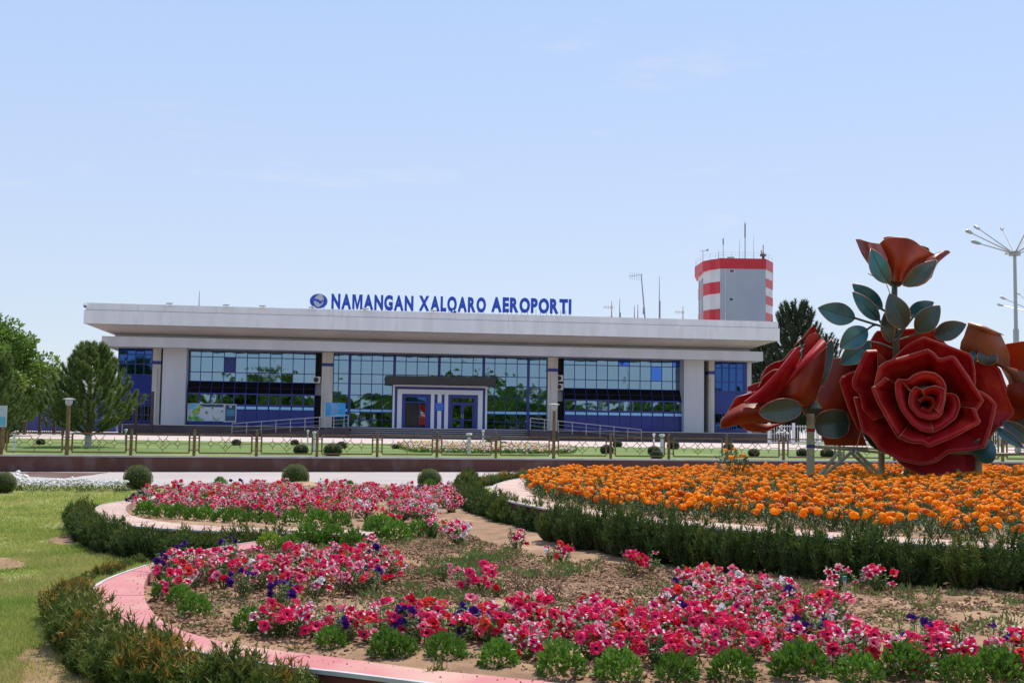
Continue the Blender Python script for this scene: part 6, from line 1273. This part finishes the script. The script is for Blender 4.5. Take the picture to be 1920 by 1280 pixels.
# bright green rosette plants edging the beds
def aster_mb(seed, n=420):
    r = np.random.default_rng(seed); b = MB(); P = r.normal(0, 1, (n, 3)); P /= np.linalg.norm(P, axis=1, keepdims=True); P[:, 2] = np.abs(P[:, 2]); P *= (r.uniform(.45, 1, n)**.5)[:, None]*np.array([.115, .115, .15]); P[:, 2] += .015
    D = P*np.array([5, 5, 4])+r.normal(0, .3, (n, 3))+np.array([0, 0, .35]); b.cards(P, D, r.normal(0, .5, (n, 3))+P*8, .038*r.uniform(.6, 1.15, n), .020); return b
AS = [bake(aster_mb(i), 'bedding_plant', 'aster_leaf') for i in range(4)]
mat('aster_lime', (.22, .32, .03), (.17, .29, .02), scale=5, rough=.5, trans=.3); ASL = bake(aster_mb(9), 'bedding_plant', 'aster_lime')
ord_ = [('near', (310, 1118), 1.2), ('near', (337, 1128), 1.1), ('near', (365, 1152), 1.25), ('near', (470, 1180), 1.3), ('near', (500, 1187), 1.25), ('near', (620, 1203), 1.1), ('near', (727, 1217), 1.3), ('near', (755, 1220), 1.1), ('near', (835, 1226), 1.35), ('near', (935, 1240), 1.3), ('near', (1050, 1253), 1.5), ('near', (1160, 1262), 1.4), ('near', (1270, 1266), 1.3), ('near', (1375, 1266), 1.4), ('near', (1500, 1266), 1.75), ('near', (1612, 1272), 1.4), ('near', (1700, 1262), 1.6), ('near', (1800, 1272), 1.3), ('near', (1868, 1264), 1.5),
        ('rear', (272, 968), 1.9), ('rear', (305, 970), 1.7), ('rear', (335, 972), 1.8), ('rear', (362, 975), 1.5), ('rear', (385, 976), 1.7), ('rear', (415, 978), 1.5), ('rear', (440, 980), 1.8), ('rear', (470, 982), 1.4), ('rear', (500, 984), 1.5), ('rear', (552, 984), 1.8), ('rear', (595, 988), 2.0), ('rear', (637, 990), 1.8), ('rear', (700, 992), 1.5),
        ('row', (507, 1032), 1.7), ('row', (543, 1034), 1.5), ('row', (577, 1022), 2.0), ('row', (622, 1020), 1.9), ('row', (663, 1026), 1.6), ('row', (702, 1012), 1.8), ('row', (742, 1014), 2.0), ('row', (786, 1008), 1.8), ('row', (715, 992), 1.7), ('row', (805, 1000), 1.4), ('road', (806, 916), 1.9), ('road', (655, 912), 1.3), ('road', (866, 914), 1.7), ('road', (412, 910), 1.8)]
where = {'near': 'of the leafy bedding plants edging the near bed', 'rear': 'of the leafy bedding plants edging the rear bed', 'row': 'of the leafy bedding plants between the two petunia beds', 'road': 'of the leafy plants on the road side of the rear bed'}
ORD = 'first second third fourth fifth sixth seventh eighth ninth tenth eleventh twelfth thirteenth fourteenth fifteenth sixteenth seventeenth eighteenth nineteenth twentieth'.split(); cnt = {}
for i, (k, (px, py), s) in enumerate(ord_):
    cnt[k] = cnt.get(k, 0)+1
    py += 12 if (k == 'near' and px > 600) else 0; p = onpl(px, py, SH if k != 'road' else .1); lb = ORD[cnt[k]-1]+' from the left '+where[k]
    o = place(ASL if (px, py) == (507, 1032) else AS[i % 4], 'bedding_plant', None, (p.x, p.y, low(p.x)+(SH if k != 'road' else .1)-.01), (0, 0, i*1.3), (s*.76, s*.76, s*.74)); tag(o, 'lime green leafy bedding plant, leftmost of the row on bare soil' if (px, py) == (507, 1032) else lb, 'bedding plant', {'near': 'bedding plants edging the near bed', 'rear': 'bedding plants edging the rear bed', 'row': 'bedding plants between the beds', 'road': 'bedding plants on the road side'}[k])
# white flowers by the road
WF0 = (MB().inst(head_mb(77, 8, 4), rnd_rot(26, .3)*.75, np.stack([rng.normal(0, .09, 26), rng.normal(0, .09, 26), .26+rng.uniform(-.08, .10, 26)], 1))); WH = bake(head_mb(77, 8, 4), 'flower_head', 'white_bloom')
for i, px in enumerate([32, 44, 60, 70, 84, 98, 110, 122, 133, 147, 156, 166, 178, 192, 204, 215, 226, 236]):
    p = onpl(px, 922+R.uniform(-2, 2), 0); t = thing('white_flower_plant', 'white-flowered bedding plant in the row along the lawn edge beside the road', 'flowering plant', (p.x, p.y, low(p.x)), i, 'white flowers along the road edge'); s = R.uniform(.6, 1.0) if i != 0 else 1.3
    place(MFM[i % 3], 'foliage', t, (0, 0, 0), (0, 0, 0), (s*1.2, s*1.2, s*1.1)); [place(WH, 'flower_head', t, (R.gauss(0, .08)*s, R.gauss(0, .08)*s, (.24+R.uniform(-.05, .09))*s), (0, 0, 0), 1.25*s) for _ in range(12)]
# flower patch on the upper lawn
FPp = [(742, 838), (800, 835), (905, 838), (1000, 839), (1080, 846), (1072, 852), (900, 851), (770, 849)]
W = [onup(*q) for q in FPp]; xs = rng.uniform(min(p.x for p in W), max(p.x for p in W), 5200); ys_ = rng.uniform(min(p.y for p in W), max(p.y for p in W), 5200); ok = inpoly(xs, ys_, [(p.x, p.y) for p in W]); xs, ys_ = xs[ok], ys_[ok]; zz = np.array([upz(a, b) for a, b in zip(xs, ys_)]); k = len(xs)
mat('bloom_yellow', (.62, .50, .12), rough=.7); mat('bloom_cream', (.65, .55, .42), rough=.7)
b = MB(); hm = head_mb(5, 6, 3); b.inst(hm, rnd_rot(k, .3)*1.6, np.stack([xs, ys_, zz+rng.uniform(.08, .26, k)], 1)); I_ = np.concatenate(b.I); nf_ = sum(len(x) for x in hm.T); b.I = [np.repeat(rng.choice([0, 1, 1, 2, 3, 4], k), nf_)]
q = 12000; ii = rng.integers(0, k, q); b.cards(np.stack([xs[ii]+rng.normal(0, .1, q), ys_[ii]+rng.normal(0, .1, q), zz[ii]+.03], 1), rng.normal(0, .5, (q, 3))+np.array([0, 0, 1]), rng.normal(0, 1, (q, 3)), .2, .05, 5)
b.build('flower_patch', ['bloom_yellow', 'bloom_cream', 'bloom_blush', 'bloom_yellow', 'bloom_white', 'aster_leaf'], label='low patch of yellow, cream and pink flowers on the upper lawn before the entrance', cat='flowers', kind='stuff')

# ---------------------------------------------------------------- weeds, clods, stake
bare = [(800, 1090), (880, 1060), (900, 1010), (1000, 1030), (1150, 1062), (1400, 1085), (1700, 1110), (1960, 1125), (1960, 1200), (1750, 1190), (1560, 1150), (1400, 1105), (1250, 1110), (1150, 1140), (900, 1140), (820, 1120)]
def in_px(poly_px, h, n): 
    W = [onpl(x, y, h) for x, y in poly_px]; pl = [(p.x, p.y) for p in W]; x = rng.uniform(min(p[0] for p in pl), max(p[0] for p in pl), n); y = rng.uniform(min(p[1] for p in pl), max(p[1] for p in pl), n); ok = inpoly(x, y, pl); return x[ok], y[ok]
allsoil = [(400, 1215), (1960, 1345), (1960, 1100), (1300, 1068), (1000, 1040), (880, 1000), (820, 990), (420, 1030), (290, 1070), (280, 1140)]
x, y = in_px(allsoil, SH, 120000); kp = (lump(x*1.6, y*1.6) > -.6+rng.normal(0, .3, len(x))); x, y = x[kp], y[kp]
ico = MB(); cl = [(0, 0, .6), (.9, .2, .1), (.2, .8, .2), (-.8, .5, 0), (-.6, -.7, .15), (.4, -.9, .05), (0, 0, -.5)]; ico.add(cl, [(0, 1, 2), (0, 2, 3), (0, 3, 4), (0, 4, 5), (0, 5, 1), (6, 2, 1), (6, 3, 2), (6, 4, 3), (6, 5, 4), (6, 1, 5)])
sz = .005+.026*rng.random(len(x))**6+.006*rng.random(len(x))
kx, ky = [], []
for O_, I_q in ((O1, I1), (O2, I2), (O3, I3)):
    for _ in range(260):
        i_ = R.randrange(len(O_)-1); u_ = R.random()**.35; c_ = O_[i_].lerp(I_q[i_], u_).lerp(O_[i_+1].lerp(I_q[i_+1], u_), R.random()); kx.append(c_); 
kc = np.array([(c_.x, c_.y, c_.z+.002) for c_ in kx]); b = MB(); b.inst(ico, rnd_rot(len(kc), .8)*(.003+.006*rng.random(len(kc))**3)[:, None, None], kc); b.inst(ico, rnd_rot(len(x), .8)*sz[:, None, None], np.stack([x, y, low_np(x)+SH+.022*lump(x, y)+.002], 1)); b.build('soil_clods', 'clod', label='crumbly clods of dry brown soil across the beds', cat='soil clods', kind='stuff')
b = MB(); x, y = in_px([(560, 1110), (700, 1120), (860, 1135), (1010, 1090), (1100, 1075), (1000, 1035), (900, 1035), (820, 1050), (760, 1085)], SH, 1500)
x2, y2 = in_px([(1300, 1130), (1560, 1165), (1960, 1240), (1960, 1130), (1560, 1100), (1250, 1085)], SH, 420); x3, y3 = in_px(allsoil, SH, 1300); x = np.concatenate([x, x2, x3]); y = np.concatenate([y, y2, y3])
kp = lump(x*2+5, y*2) > -.1; x, y = x[kp], y[kp]; rp = 13; X = np.repeat(x, rp)+rng.normal(0, .035, len(x)*rp); Y = np.repeat(y, rp)+rng.normal(0, .035, len(x)*rp); k = len(X)
b.cards(np.stack([X, Y, low_np(X)+SH+.01], 1), np.stack([rng.normal(0, .8, k), rng.normal(0, .8, k), np.ones(k)], 1), rng.normal(0, 1, (k, 3)), rng.uniform(.02, .075, k), .014, rng.choice([0, 0, 0, 1], k)); b.build('weeds', ['weed', 'straw'], label='scattered low weeds and straw on the bare soil', cat='weeds', kind='stuff')
for px, py, lb in ((975, 1110, 'dried brown twiggy plant in the middle of the bare soil, left one'), (1030, 1122, 'dried brown twiggy plant in the middle of the bare soil, right one'), (655, 1110, 'dried twiggy plant left of centre in the near bed')):
    p = onpl(px, py, SH); b = MB()
    for k in range(26): a = R.uniform(0, 6.28); l = R.uniform(.05, .13); b.tube([p+Vector((R.uniform(-.1, .1), R.uniform(-.05, .05), 0)), p+Vector((math.cos(a)*l+R.uniform(-.08, .08), math.sin(a)*l, R.uniform(.06, .19)))], .003, 3)
    b.build('dried_plant', 'twig', org=tuple(p), label=lb, cat='dried plant', group='dried plants on the bare soil')
p = onpl(1584, 1128, SH); t = wthing('sprinkler_stake', 'short pale plastic stake with a turquoise cap on bare soil at right', 'stake', tuple(p)); mat('cap_teal', (.05, .25, .25), rough=.5); mat('stake_pale', (.5, .42, .36), rough=.6)
MB().tube([p, p+Vector((0, 0, .17))], .012, 10).build('pole', 'stake_pale', t); MB().tube([p+Vector((0, 0, .165)), p+Vector((0, 0, .195))], .016, 10).build('cap', 'cap_teal', t)
# tidy: helper property off every object
for o in bpy.data.objects:
    if '_org' in o.keys(): del o['_org']
print('objects', len(bpy.data.objects))
